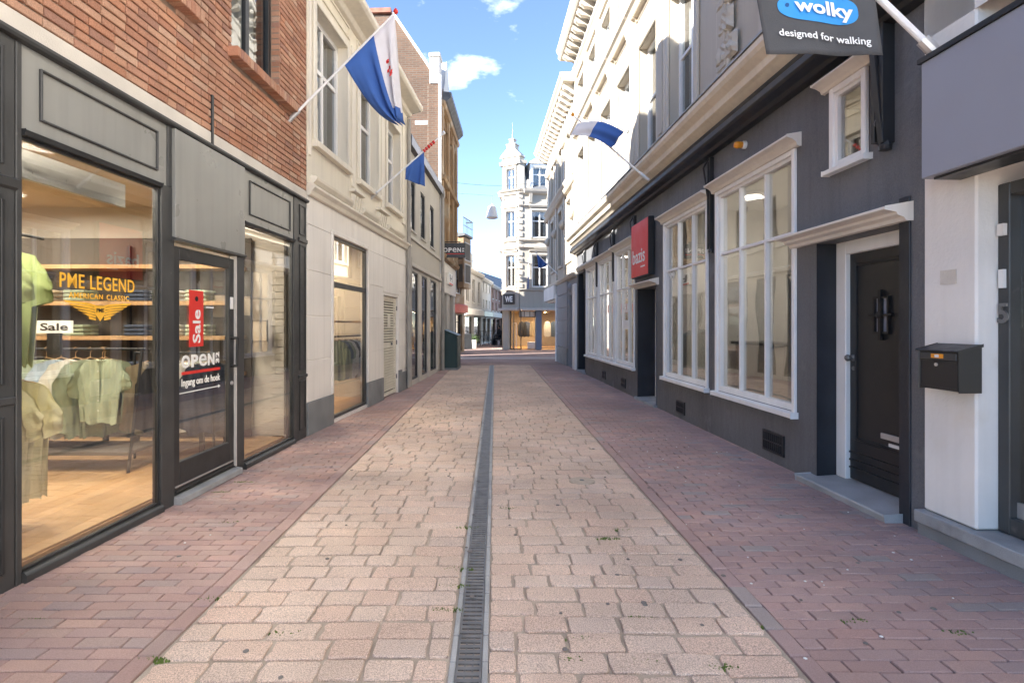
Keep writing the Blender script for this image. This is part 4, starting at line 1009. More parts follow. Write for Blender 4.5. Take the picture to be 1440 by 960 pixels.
# awning irons
def iron(u, z0, z1):
    mb = F.mb(); mb.box(u - .02, u + .02, .0, .05, z0, z1); mb.box(u + .03, u + .055, .01, .06, z0 + .02, z1 - .05)
    mb.path([(u + .06, .03, z1 + .02), (u + .07, .10, z1 - .12), (u + .05, .05, z1 - .5), (u + .02, .04, z0 + .1)], .013, 6)
    mb.lathe((u, .03, z0), [(.03, -.03), (.035, 0), (.02, .03)], axis='z', n=8)
    return mb.build('awning_iron', m_doorp, B)
iron(3.64, 2.36, 3.55); iron(7.12, 2.42, 3.5); iron(8.78, 2.4, 3.5); iron(10.52, 2.4, 3.5); iron(12.12, 2.4, 3.5)
mb = F.mb(); mb.box(.55, .60, .0, .09, 2.72, 4.4); mb.box(.66, .70, .0, .07, 2.75, 4.5); mb.add([(.55, .03, 2.72), (.60, .03, 2.70), (.60, .09, 2.70), (.55, .09, 2.72), (.69, .06, 4.3), (.74, .06, 4.3), (.74, .14, 4.3), (.69, .14, 4.3)], [(3, 2, 1, 0), (4, 5, 6, 7), (0, 1, 5, 4), (1, 2, 6, 5), (2, 3, 7, 6), (3, 0, 4, 7)])
mb.path([(.63, .06, 2.9), (.63, .06, 4.3)], .012); mb.path([(.62, .09, 3.2), (.62, .09, 4.3)], .008); mb.lathe((.58, .05, 2.70), [(.04, -.03), (.045, 0), (.03, .04)], n=8); mb.lathe((.62, .07, 2.88), [(.025, -.02), (.03, 0), (.02, .03)], n=8)
mb.build('awning_arm', m_doorp, B, bevel=.002)
# shop cornice: gutter box below, its black partly painted shadow; cream ledge above
F.mb().prof(.20, U1 + .05, [(0, 3.57), (.08, 3.58), (.11, 3.61), (.20, 3.63), (.22, 3.65), (.22, 3.71), (.2, 3.72), (0, 3.72)]).build('awning_box', m_doorp, B, bevel=.004)
F.mb().prof(.24, U1 + .02, [(0, 3.72), (.20, 3.725), (.22, 3.76), (0, 3.77)]).build('cornice_fillet', m_frame, B)
F.mb().prof(.20, U1 + .05, [(0, 3.77), (.12, 3.775), (.14, 3.83), (.20, 3.88), (.24, 3.90), (.25, 3.97), (.33, 4.02), (.36, 4.06), (.36, 4.12), (0, 4.16)]).build('shop_cornice', m_corn, B, bevel=.004)
F.mb().prof(.20, U1 + .05, [(0, 4.16), (.375, 4.125), (.375, 4.145), (0, 4.185)]).build('lead_flashing', m_zinc, B)
# upper window dressings
for i, (a, b, c, d, e) in enumerate(w1):
    F.mb().frame(a - .13, b + .13, 0, .05, c - .15, d + .13, .13, 0, .13).build('architrave', m_creamt, B, bevel=.015)
    window(F, B, a, b, c, d, -.14, .06, [.5], [.55], m_white, g_old, bar=.05, depth=.07, curtain=[(a + .06, b - .06)], sill=(.05, .10, .05), sillm=m_creamt)
    F.mb().box(a - .22, b + .22, 0, .035, d + .13, d + .62).build('head_panel', m_creamt, B, bevel=.006)
    for s in (a - .2, b + .06): F.mb().prof(s, s + .14, [(0, d + .2), (.05, d + .2), (.10, d + .36), (.16, d + .55), (.16, d + .62), (0, d + .62)]).build('console', m_creamt, B, bevel=.01)
    F.mb().prof(a - .30, b + .30, [(0, d + .62), (.14, d + .64), (.18, d + .72), (.24, d + .76), (.25, d + .84), (0, d + .92)]).build('window_cornice', m_creamt, B, bevel=.006)
    dn = F.mb(); u = a - .18
    while u < b + .16: dn.box(u, u + .03, .14, .175, d + .58, d + .635); u += .055
    dn.build('dentils', m_creamt, B, kind='stuff')
for (a, b, c, d, e) in w2:
    F.mb().frame(a - .11, b + .11, 0, .045, c - .12, d + .12, .11, .1, .12).build('architrave', m_creamt, B, bevel=.015)
    window(F, B, a, b, c, d, -.12, .055, [.5], [.6], m_white, g_old, bar=.045, depth=.07, curtain=[(a + .06, b - .06)])
for u in [c + .81 for c in uw] + [3.25]:
    F.mb().box(u - .17, u + .17, 0, .06, 4.16, 9.0).build('pilaster', m_creamt, B, bevel=.008)
    F.mb().box(u - .11, u + .11, .06, .075, 4.5, 6.9).build('pilaster_panel', m_cream, B, bevel=.008)
# rusticated quoin strip
z = 4.2; k = 0
while z < 8.9:
    o = F.mb().grid(lambda x, y, z=z, k=k: (2.98 - (.10 if k % 2 else 0) + (.34 + (.20 if k % 2 else 0)) * x, .07 + (.035 * R.random() if .05 < x < .95 and .05 < y < .95 else -.03), z + .30 * y), 9, 6).build('quoin_stone', m_cream, B); z += .335; k += 1
# main cornice with modillions
F.mb().prof(.2, U1 + .1, [(0, 9.0), (.06, 9.02), (.08, 9.2), (.14, 9.26), (.14, 9.34), (0, 9.34)]).build('frieze_mould', m_creamt, B)
F.mb().prof(.2, U1 + .1, [(0, 9.62), (.50, 9.64), (.56, 9.70), (.56, 9.82), (.62, 9.90), (.62, 9.98), (-.4, 10.0), (-.4, 9.6)]).build('main_cornice', m_creamt, B, bevel=.008)
mme = F.mb().prof(-.07, .07, [(0, 9.40), (.10, 9.38), (.2, 9.44), (.36, 9.46), (.46, 9.54), (.46, 9.62), (0, 9.62)]).mesh('modillion', m_creamt, bevel=.012)
u = .5
while u < U1: o = link('modillion', mme, B); o.location = (u, 0, 0); u += .40
db = F.mb(); u = .3
while u < U1: db.box(u, u + .06, .0, .13, 9.345, 9.40); u += .11
db.build('dentil_course', m_creamt, B, kind='stuff')
# interior behind the shop windows
room(F, B, 1.55, 5.7, -.10, 1.9, .10, 3.3, m_shelf, m_plast, m_plast); room(F, B, 7.05, 12.2, -.10, 1.9, .10, 3.3, m_shelf, m_plast, m_plast)
for i, (u, o) in enumerate(((2.4, -.9), (4.4, -.9), (8.0, -.9), (9.7, -.9), (11.3, -.9))):  # lamps added to brighten the rooms seen through the white windows
    p = F.world(u, o, 3.28); l = empty('added_fill_lamp', (p.x, p.y, 3.24), 0, 'added round fill lamp on the ceiling inside the dark grey shop', 'lamp', 'added fill lamps in the dark grey shop')
    MB().lathe((0, 0, 0), [(.12, 0), (.14, .01), (.14, .05), (.05, .06)], n=16).build('housing', m_white, l); MB().lathe((0, 0, 0), [(.11, -.006), (.11, 0)], n=16).build('diffuser', emit('warm_diffuser', (1, .9, .78), 1.5), l)
    ld = bpy.data.lights.new('lamp_light', 'AREA'); ld.energy = 2.6; ld.size = .3; ld.color = (1, .96, .9); ld.shape = 'DISK'
    lo = bpy.data.objects.new('lamp_light', ld); col.objects.link(lo); lo.parent = l; lo.location = (0, 0, -.03)
p = F.world(4.9, -1.4, .1)
o = empty('counter_desk', (p.x, p.y, .10), rad(90), 'grey counter desk seen through the second white framed window', 'desk')
MB().box(-.6, .6, -.25, .25, 0, 1.0).build('body', m_greyt, o, bevel=.01); MB().box(-.65, .65, -.3, .3, 1.0, 1.04).build('top', m_frame, o)
text_on(F, 'TE', 7.85, 8.13, 1.95, 2.13, -.028, 'poster_lettering', m_wtxt, B, .02); text_on(F, 'HUUR', 7.75, 8.2, 1.66, 1.84, -.028, 'poster_lettering', m_wtxt, B, .02); F.mb().box(7.75, 8.2, -.03, -.028, 1.32, 1.5).build('poster_strip', m_wtxt, B)
text_on(F, '99', 5.12, 5.36, 2.12, 2.24, -.03, 'window_lettering', m_wtxt, B, .02)
# red sign
S = F.empty('red_shop_sign', label='glossy red square sign reading bazis on the dark grey wall', cat='sign')
F.mb().box(5.97, 7.02, .02, .12, 2.27, 3.27).build('sign_case', m_doorp, S, bevel=.006)
F.mb().box(5.985, 7.005, .121, .128, 2.285, 3.255).build('face_panel', M('gloss_red', (.74, .07, .06), .45, .04, 1, spec=.25), S, bevel=.003)
text_on(F, 'bazis', 6.14, 6.90, 2.52, 2.78, .130, 'lettering', m_wtxt, S, .012)
F.mb().box(6.14, 6.40, .129, .131, 2.43, 2.455).build('small_print', m_wtxt, S)
# orange lamp
p = F.world(2.78, 0, 3.45)
S = F.empty('orange_wall_lamp', label='small orange beacon lamp on the dark wall above the white window', cat='lamp')
F.mb().lathe((2.78, 0, 3.43), [(.045, .0), (.045, .03), (.035, .04)], axis='o').build('base', m_wtxt, S); F.mb().lathe((2.78, 0, 3.43), [(.036, .04), (.038, .10), (.030, .125), (.01, .13)], axis='o').build('lens', m_oran, S, smooth=True)

# ---------------------------------------------------------------- R0 white plaster building at the right edge
F = Frame(2.905, 3.4, -.026, -1)
B = F.empty('white_plaster_building', label='white plastered shop at the right edge with blue grey sign box', cat='building')
F.mb().box(-.115, .278, -.6, .02, .17, 3.9).build('corner_pier', m_plast, B, bevel=.012)
wall(F, B, -4.5, .27, 3.3, 9.0, [], m_plast, name='upper_wall', out=.02)
F.mb().prof(-.2, .30, [(0, 3.9), (.10, 3.92), (.16, 4.0), (.2, 4.06), (.2, 4.16), (0, 4.2)]).build('corbel', m_creamt, B)
F.mb().box(-4.5, .27, -5, -.7, 0, 9.0).build('rear_block', m_brownb, B)
F.mb().box(-4.5, .29, -.5, .055, -.01, .085).build('plinth_course', m_blue, B, bevel=.006); F.mb().box(-4.5, .295, -.5, .075, .085, .165).build('plinth_cap', m_bluel, B, bevel=.006)
fr = F.mb().frame(-1.15, -.115, -.22, -.11, .17, 2.24, .075, .10).build('door_frame', m_frame, B, bevel=.005)
F.mb().box(-1.075, -.19, -.18, -.172, .27, 2.16).build('pane', g_shop, fr); F.mb().box(-1.08, -.185, -.17, -.155, .27, .36).build('kick_plate', m_steel, fr)
F.mb().box(-1.0, -.2, -.5, -.48, .2, 2.2).build('frosted_screen', m_greyt, fr)
F.mb().box(-4.5, -1.15, -.22, -.12, .17, 2.3).build('shop_panel', m_frame, B)
F.mb().box(-.17, -.14, -.11, -.09, 1.62, 1.73).build('bell_push', m_wtxt, fr); F.mb().box(-.175, -.135, -.11, -.085, 1.93, 2.0).build('door_contact', m_plast, fr)
text_on(F, '5', -.188, -.125, 1.41, 1.53, -.109, 'house_number', m_iron, fr, .02, 1, .012)
F.mb().box(.02, .14, .021, .0235, 1.66, 1.75).build('removed_sticker', m_lintel, B)
S = F.empty('sign_box', label='large blank blue grey sign box mounted over the right hand doorway', cat='sign')
F.mb().box(-3.2, .03, .02, .24, 2.31, 3.03).build('box', m_signg, S, bevel=.006); F.mb().box(-3.22, .045, .02, .255, 3.03, 3.06).build('top_flashing', m_doorp, S); F.mb().box(-3.1, -.02, .03, .2, 2.295, 2.31).build('underside_panel', m_doorp, S)
# letterbox
S = F.empty('letterbox', label='black metal letterbox fixed to the white corner pier', cat='letterbox')
mb = F.mb(); mb.prof(-.145, .155, [(.02, 1.00), (.15, 1.00), (.15, 1.24), (.02, 1.275)]); mb.build('body', m_doorp, S, bevel=.006)
F.mb().prof(-.155, .165, [(.015, 1.272), (.165, 1.235), (.165, 1.245), (.015, 1.285)]).build('lid', m_black, S, bevel=.003)
F.mb().box(-.13, .14, .15, .158, 1.185, 1.23).build('flap', m_frame, S, bevel=.003); F.mb().box(-.04, .05, .158, .161, 1.195, 1.222).build('name_slot', m_oran, S); F.mb().box(-.01, .02, .161, .163, 1.2, 1.217).build('name_card', m_wtxt, S)
F.mb().lathe((.02, .15, 1.155), [(.011, 0), (.011, .006), (.003, .007)], axis='o').build('lock', m_steel, S); F.mb().frame(-.135, .145, .15, .154, 1.012, 1.178, .006).build('door_edge', m_black, S)

# ---------------------------------------------------------------- R2 cream building with overhanging corner
F = Frame(2.56, 17.03, -.03, -1)
B = F.empty('cream_corner_building', label='cream stucco building with bracketed eaves and grey rusticated ground floor beyond the dark shop', cat='building')
wall(F, B, 0, 4.2, 0, 2.98, [(.55, 1.5, .05, 2.4, .2)], M('pale_grey_stucco', (.30, .30, .31), .7, .06, 1, .15, 60), name='ground_floor_wall')
gp = M('pale_grey_stucco', (.30, .30, .31))
for k in range(5): F.mb().box(1.75, 4.2, -.02, .04, .62 + k * .47, .62 + k * .47 + .455).build('rusticated_block', gp, B, bevel=.01)
F.mb().box(1.7, 4.22, -.02, .06, 0, .6).build('plinth', m_blue, B, bevel=.01)
F.mb().box(.05, .5, -.02, .07, 0, 2.7).build('white_pilaster', m_white, B, bevel=.01); F.mb().box(4.12, 4.26, -.02, .09, 0, 2.6).build('white_pilaster', m_white, B, bevel=.01)
window(F, B, .55, 1.5, .05, 2.4, -.12, .06, [.5], [.75], m_white, g_right, backm=m_din)
F.mb().lathe((.9, .06, 2.62), [(.16, 0), (.14, .05), (.06, .09), (.01, .10)], axis='o', n=10).build('carved_boss', gp, B)
win = [(1.0, 1.9, 3.6, 5.6), (2.9, 3.8, 3.6, 5.6), (5.0, 5.9, 3.6, 5.6), (1.0, 1.9, 6.5, 7.9), (2.9, 3.8, 6.5, 7.9), (5.0, 5.9, 6.5, 7.9)]
wall(F, B, 0, 7.4, 2.98, 8.7, [(a, b, c, d, .15) for a, b, c, d in win], m_cream)
F.mb().box(4.22, 7.4, -4.5, -.01, 2.36, 2.98).build('overhang', m_plast, B, bevel=.01)
F.mb().box(4.25, 7.38, .005, .16, 2.42, 2.95).build('awning_box', m_plast, B, bevel=.01)
F.mb().box(.1, 4.1, -5, -.4, 0, 2.9).build('rear_block', m_cream, B); shell(F, B, 0, 7.4, 5, 8.7, m_cream, m_slate, 0, o0=-.25, z0=2.98)
F.mb().box(7.28, 7.39, -.3, -.005, 2.98, 8.7).build('corner_return', m_cream, B)
for (a, b, c, d) in win:
    window(F, B, a, b, c, d, -.08, .06, [.5], [.6], m_white, g_old, curtain=[(a + .05, b - .05)]); F.mb().frame(a - .12, b + .12, 0, .06, c - .1, d + .14, .12, .1, .14).build('architrave', m_creamt, B, bevel=.015)
for u in (.5, 2.4, 4.4, 6.5):
    F.mb().box(u - .14, u + .14, 0, .06, 3.0, 8.3).build('pilaster', m_creamt, B, bevel=.01)
    for z in (4.95, 7.8): F.mb().lathe((u, .06, z), [(.17, 0), (.19, .05), (.13, .12), (.05, .16), (.01, .17)], axis='o', n=12).build('carved_boss', m_creamt, B, smooth=True)
for z in (5.9, 6.15): F.mb().prof(-.02, 7.45, [(0, z), (.10, z + .04), (.16, z + .12), (.16, z + .16), (0, z + .2)]).build('string_course', m_creamt, B)
F.mb().prof(-.02, 7.5, [(0, 2.9), (.08, 2.94), (.12, 3.02), (.12, 3.08), (0, 3.12)]).build('string_course', m_creamt, B)
F.mb().prof(-.02, 7.9, [(0, 8.98), (.42, 9.0), (.48, 9.08), (.54, 9.14), (.54, 9.24), (-.4, 9.28), (-.4, 8.7), (0, 8.7)]).build('eaves_cornice', m_creamt, B, bevel=.01)
mme = F.mb().prof(-.07, .07, [(0, 8.70), (.12, 8.70), (.25, 8.80), (.38, 8.86), (.40, 8.98), (0, 8.98)]).mesh('modillion', m_creamt, bevel=.015)
u = .3
while u < 7.8: o = link('modillion', mme, B); o.location = (u, 0, 0); u += .46

# ================================================================== CORNER TOWER BUILDING (end of the street)
A, Bp, C = Vector((.42, 31.35)), Vector((1.38, 30.80)), Vector((6.8, 31.5))
class PFrame(Frame):
    """facade through two plan points, seen from the camera; u runs left to right"""
    def __init__(s, a, b):
        d = (b - a); s.loc = (a.x, a.y, 0); s.rz = math.atan2(d.y, d.x); s.m = -1; s.len = d.length
T = empty('corner_tower_building', (1.38, 30.8, 0), 0, 'white ornate corner building with turret gable at the end of the street', 'building')
def reparent(F): e = None
class TF(PFrame):
    def mb(s):
        q = MB(1); s0 = s; c, n = math.cos(s.rz), math.sin(s.rz); lx_, ly_ = s.loc[0] - 1.38, s.loc[1] - 30.8
        build0 = q.mesh
        def mesh(name, mat=None, bevel=0, smooth=False, seg=1):
            q.v = [(lx_ + c * u + n * o, ly_ + n * u - c * o, z) for u, o, z in q.v]; return build0(name, mat, bevel, smooth, seg)
        q.mesh = mesh; return q
m_tw = M('white_tower_stucco', (.43, .395, .34), .75, .06, 1, .15, 40, streak=.08); m_twt = M('white_tower_trim', (.48, .44, .38), .6, .05, 2)
m_bluep = M('blue_grey_pillar', (.16, .19, .25), .6, .1, 2)
F1, F2, F3 = TF(A, Bp), TF(Bp, C), TF(Vector((1.6, 40)), A)
for FF, wn_, top in ((F1, [(.28, .82)], 10.6), (F2, [(.72, 1.62), (2.5, 3.4), (4.2, 5.1)], 9.0)):
    Ln = FF.len
    hz_ = [(a, b, c, d, .18) for a, b in wn_ for c, d in ((3.55, 5.35), (6.35, 7.85))]
    if top > 10: hz_ += [(wn_[0][0] + .02, wn_[0][1] - .02, 9.05, 10.25, .15)]
    wall(FF, T, 0, Ln, 2.35, top, hz_, m_tw)
    for (a, b, c, d, e) in hz_:
        window(FF, T, a, b, c, d, -.08, .06, [.5], [.62], m_white, g_old, bar=.06, curtain=[(a + .05, a + .22), (b - .22, b - .05)], backm=m_din, sill=(.08, .12, .08), sillm=m_twt)
        FF.mb().frame(a - .12, b + .12, 0, .06, c - .05, d + .14, .11, 0, .14).build('architrave', m_twt, T, bevel=.01)
        FF.mb().prof(a - .18, b + .18, [(0, d + .16), (.10, d + .18), (.14, d + .26), (0, d + .30)]).build('hood_mould', m_twt, T)
    for z in (3.30, 5.70, 6.10, 8.05, 8.75): FF.mb().prof(-.05, Ln + .05, [(0, z), (.08, z + .02), (.13, z + .09), (0, z + .14)]).build('string_course', m_twt, T)
    # corner quoins
    for z in [3.5 + .36 * i for i in range(15)]:
        for (a, b) in ((.0, .16), (Ln - .16, Ln)) if FF is F1 else ((.0, .18),): FF.mb().box(a, b, -.01, .05, z, z + .24).build('quoin', m_twt, T, bevel=.01)
    FF.mb().poly([((wn_[0][0] + wn_[0][1]) / 2 + .35 * math.cos(t * math.pi / 8), 5.72 + .3 * math.sin(t * math.pi / 8)) for t in range(9)], 0, .10).build('carved_crest', m_twt, T, bevel=.02)
FF = F1; Ln = F1.len
FF.mb().prof(-.12, Ln + .08, [(-.3, 10.45), (.08, 10.48), (.14, 10.58), (.18, 10.66), (-.3, 10.7)]).build('gable_cornice', m_twt, T)
FF.mb().prof(-.14, Ln + .10, [(-.3, 8.95), (.10, 8.98), (.16, 9.06), (-.3, 9.1)]).build('gable_cornice', m_twt, T)
FF.mb().box(.0, Ln, -.6, .02, 10.7, 10.92).build('gable_attic', m_tw, T, bevel=.01)
FF.mb().poly([(-.10, 10.92), (Ln + .10, 10.92), (Ln + .06, 11.02), (Ln / 2 + .26, 11.36), (Ln / 2 - .26, 11.36), (-.06, 11.02)], -.5, .08).build('gable_pediment', m_twt, T, bevel=.015)
FF.mb().box(Ln / 2 - .27, Ln / 2 + .27, -.45, .0, 11.36, 11.62).box(Ln / 2 - .31, Ln / 2 + .31, -.49, .04, 11.62, 11.68).build('gable_top', m_tw, T, bevel=.01)
FF.mb().box(Ln / 2 - .15, Ln / 2 + .15, -.36, -.06, 11.68, 11.92).box(Ln / 2 - .19, Ln / 2 + .19, -.40, -.02, 11.92, 11.98).build('pinnacle', m_twt, T, bevel=.02)
FF.mb().lathe((Ln / 2, -.21, 11.98), [(.10, 0), (.05, .08), (.02, .18), (.015, .36), (.03, .40), (.008, .44), (.004, .95), (.001, .96)]).build('finial', m_zinc, T)
# side face of the turret return and dormer behind
F2.mb().box(.0, .30, -1.6, .0, 9.0, 10.7).build('turret_side', m_tw, T, bevel=.02); F2.mb().prof(.0, .42, [(-1.2, 10.5), (.06, 10.5), (.1, 10.66), (-1.2, 10.7)]).build('turret_cornice', m_twt, T)
F2.mb().poly([(.30, 9.1), (.72, 9.1), (.55, 9.25), (.66, 9.5), (.5, 9.62), (.36, 9.5), (.30, 9.9)], -.2, -.05).build('scroll_volute', m_twt, T, bevel=.02)
F2.mb().prof(.25, F2.len, [(-.3, 8.75), (.18, 8.8), (.26, 8.9), (.30, 9.02), (.0, 9.08), (-.3, 9.08)]).build('eaves_cornice', m_twt, T)
for u in (.62, 1.65, 2.6, 3.6): F2.mb().prof(u - .09, u + .09, [(0, 8.3), (.06, 8.3), (.16, 8.6), (.22, 8.78), (0, 8.78)]).build('bracket', m_twt, T)
F2.mb().prof(.3, F2.len, [(-.15, 9.05), (-1.3, 10.7), (-1.3, 10.8), (-.05, 9.09)]).build('mansard_roof', m_slate, T)
dm = F2.mb().frame(.62, 1.78, -1.2, -.1, 9.06, 10.55, .16, .05, .2).build('dormer', m_white, T, bevel=.01)
F2.mb().poly([(.5, 10.55), (1.9, 10.55), (1.2, 10.98)], -1.2, -.02).build('dormer_pediment', m_white, dm, bevel=.01)
window(F2, T, .78, 1.62, 9.12, 10.36, -.2, .06, [.5], [.66], m_white, g_old, bar=.06, curtain=[(.85, 1.1), (1.3, 1.55)], backm=m_din)
# body behind
q = MB(); pts = [(A.x - 1.38 + .02, A.y - 30.8 + .3), (Bp.x - 1.38 + .1, .28), (C.x - 1.38, C.y - 30.8 + .3), (C.x - 1.38, 12), (.4, 12)]
q.add([(x, y, 2.4) for x, y in pts] + [(x, y, 9.0) for x, y in pts], [tuple(range(5))[::-1], tuple(range(5, 10))] + [(i, (i + 1) % 5, 5 + (i + 1) % 5, 5 + i) for i in range(5)])
# keep it clear of the windows: set back
q.v = [(x, y + .75, z) for x, y, z in q.v]; q.build('rear_block', m_tw, T)
wall(F3, T, 0, F3.len, 0, 8.9, [], m_tw, name='street_side_wall')
F3.mb().prof(F3.len - 1.6, F3.len, [(-.2, 8.7), (.2, 8.75), (.3, 9.0), (-.2, 9.05)]).build('eaves_cornice', m_twt, T)
F3.mb().prof(F3.len - 1.4, F3.len, [(0, 5.6), (.22, 5.65), (.3, 5.85), (0, 5.9)]).build('string_course', m_twt, T)
# shop at ground level
for FF in (F1, F2):
    FF.mb().box(-.1 if FF is F1 else 0, FF.len + .02, -.5, .32, 2.22, 2.36).build('canopy', m_greyt, T, bevel=.01)
    FF.mb().box(0, FF.len, .0, .06, 2.36, 3.3).build('fascia', m_tw, T)
F1.mb().box(.02, .40, -.3, .0, 0, 2.22).build('corner_column', m_tw, T, bevel=.02)
F2.mb().box(.95, 1.28, -.35, -.02, 0, 2.22).build('shop_pillar', m_bluep, T, bevel=.02)
sd = F1.mb().box(.12, .84, .062, .11, 2.58, 3.16).build('shop_sign', m_frame, T, bevel=.01)
text_on(F1, 'WE', .24, .72, 2.70, 3.04, .112, 'lettering', m_wtxt, sd, .05, .95) if False else None
v, f = text_raw('WE', .045, .95); mb = F1.mb(); mb.add([(.24 + .48 * a, .114, 2.70 + .34 * b) for a, b in v], f); mb.build('lettering', m_wtxt, sd)
fr = F1.mb().frame(.40, F1.len, -.25, -.2, .02, 2.2, .04).box(.62, .65, -.25, -.2, .02, 2.2).build('shop_window', m_frame, T); F1.mb().box(.42, .62, -.23, -.222, .05, 2.15).build('pane', g_shop, fr)
fr = F2.mb().frame(.0, .95, -.25, -.2, 1.85, 2.2, .03).box(.3, .33, -.25, -.2, 1.85, 2.2).box(.62, .65, -.25, -.2, 1.85, 2.2).build('shop_window', m_frame, T); F2.mb().box(.02, .93, -.23, -.222, 1.87, 2.18).build('pane', m_plast, fr)
fr = F2.mb().frame(1.28, 3.2, -.25, -.2, .08, 2.2, .04).build('shop_window', m_frame, T); F2.mb().box(1.3, 3.18, -.23, -.222, .1, 2.18).build('pane', g_shop, fr)
F2.mb().box(3.2, F2.len, -.4, .0, 0, 2.22).build('shop_wall', m_tw, T)
q = MB(); q.box(-.7, 5.2, .55, 6.0, -.0, .03); q.build('interior_floor', m_wood, T); MB().box(-.7, 5.2, .5, 6.0, 2.24, 2.3).build('interior_ceiling', m_inc, T); MB().box(-.9, 5.2, 5.5, 5.6, 0, 2.3).build('interior_back_wall', m_ply, T); MB().box(-.9, -.8, 1.2, 6, 0, 2.3).build('interior_side_wall', m_inw, T)
for (x, y) in ((.1, 1.5), (.9, 2.2), (1.8, 1.4), (2.6, 2.2), (.4, 3.6), (1.8, 3.8)):
    l = empty('ceiling_spot', (1.38 + x, 30.8 + y, 2.2), 0, 'lit ceiling spotlight inside the corner tower shop', 'spotlight', 'ceiling spots in the corner shop')
    MB().lathe((0, 0, 0), [(.05, 0), (.06, .01), (.06, .04)], n=10).build('housing', m_white, l); MB().lathe((0, 0, 0), [(.045, -.01), (.045, 0)], n=10).build('bulb', emit('warm_bulb', (1, .75, .45), 25), l)
    ld = bpy.data.lights.new('spot_light', 'AREA'); ld.energy = 5; ld.size = .3; ld.color = (1, .76, .5)
    lo = bpy.data.objects.new('lamp_light', ld); col.objects.link(lo); lo.parent = l; lo.location = (0, 0, -.03)
for i, (x, y, m, nm) in enumerate(((.25, 1.9, c_blk, 'black'), (.55, 2.5, c_navy, 'navy'), (.95, 2.1, c_khak, 'tan'), (1.75, 1.9, c_wht, 'white'), (2.15, 2.3, c_den, 'denim blue'))):
    hang('mannequin_outfit', 'outfit', f'{nm} outfit on a stand inside the corner tower shop', 1.38 + x, 30.8 + y, 1.65, rad(10 * i), .26, .95, m, 120 + i, long=True)
    
o = empty('display_plinth', (1.38 + .75, 30.8 + .9, .03), 0, 'white display plinth in the corner tower shop entrance', 'plinth'); MB().box(-.25, .25, -.2, .2, 0, .4).build('block', m_white, o, bevel=.02)
o = empty('entrance_portal', (1.38 - .25, 30.8 + .75, .03), 0, 'white security gate in the corner tower shop entrance', 'gate'); MB().frame(-.1, .12, -.03, .03, 0, 1.5, .04).build('frame', m_white, o, bevel=.01)

# ================================================================== FAR ROW beyond the crossing
def far_building(a, b, h, mat, roofm, trim, wins, name, label, shop=None, dormer=False, rise=1.3, depth=6):
    d = b - a; fr_ = Frame(0, 0, 1, 1); fr_.loc = (a.x, a.y, 0); fr_.rz = math.atan2(d.y, d.x); fr_.m = -1; Ln = d.length
    Bf = fr_.empty(name, label=label, cat='building')
    hz_ = []; 
    for (z0, z1, n, wf) in wins:
        for i in range(n):
            c = Ln * (i + .5) / n; hw = Ln / n * wf / 2; hz_.append((c - hw, c + hw, z0, z1, .18))
    sh_ = [(.35, Ln * .45, .15, 1.95, .2), (Ln * .55, Ln - .35, .05, 1.95, .3)]
    wall(fr_, Bf, 0, Ln, 0, h, hz_ + sh_, mat); shell(fr_, Bf, 0, Ln, depth, h, mat, roofm, rise, o0=-.25, ridge=.45)
    for (p, q_, c, e, _) in hz_: window(fr_, Bf, p, q_, c, e, -.08, .06, [.5], [.6], m_white if trim is not m_greyt else m_greyt, g_old, backm=m_din, sill=(.05, .12, .08), sillm=trim)
    for (p, q_, c, e, _) in sh_: window(fr_, Bf, p, q_, c, e, -.1, .05, [.5], [.8], m_frame, g_shop, backm=m_din)
    fr_.mb().prof(0, Ln, [(0, h - .3), (.12, h - .25), (.22, h - .1), (.22, h), (0, h + .05)]).build('eaves_cornice', trim, Bf)
    fr_.mb().prof(0, Ln, [(0, 2.0), (.2, 2.05), (.2, 2.42), (0, 2.5)]).build('shop_fascia', shop or trim, Bf)
    if dormer:
        dm = fr_.mb().frame(Ln * .3, Ln * .3 + 1.3, -1.4, -.35, h + .05, h + 1.25, .15).build('dormer', trim, Bf); fr_.mb().box(Ln * .3 - .1, Ln * .3 + 1.4, -1.5, -.25, h + 1.25, h + 1.4).build('dormer_roof', m_slate, dm); fr_.mb().box(Ln * .3 + .15, Ln * .3 + 1.15, -.55, -.52, h + .2, h + 1.1).build('pane', m_din, dm)
        fr_.mb().box(Ln - .9, Ln - .2, -1.2, -.6, h + .3, h + 1.5).build('chimney', m_greyt, Bf, bevel=.02)
    return fr_, Bf
V = Vector
m_fw = M('far_white_wall', (.60, .60, .59), .8, .06, 1); m_fg = M('far_grey_wall', (.48, .46, .44), .8, .08, 1)
fr_, cb = far_building(V((-2.62, 25.2)), V((-1.62, 29.0)), 5.1, m_ochre, m_slate, m_ochre, [(3.0, 4.3, 2, .5)], 'ochre_corner_house', 'ochre house with balcony and dark red fascia across the side street', shop=m_red, depth=2.0, rise=.3)
ori = fr_.mb().box(2.8, 4.0, .0, .34, 3.3, 5.9).build('oriel', m_ochre, cb, bevel=.02)
for (z0, z1) in ((3.6, 4.5), (4.75, 5.6)): fr_.mb().box(2.95, 3.85, .335, .35, z0, z1).build('oriel_window', m_din, ori); fr_.mb().box(2.785, 2.81, .06, .28, z0, z1).build('oriel_window', m_din, ori); fr_.mb().frame(2.9, 3.9, .34, .37, z0 - .05, z1 + .05, .05).build('oriel_frame', m_greyt, ori)
fr_.mb().prof(2.7, 4.1, [(0, 5.9), (.42, 5.95), (.42, 6.05), (0, 6.1)]).build('oriel_roof', m_slate, cb)
rl_ = fr_.mb(); 
for i in range(8): rl_.tube((2.65 + .215 * i, .38, 6.05), (2.65 + .215 * i, .38, 6.85), .018, n=6)
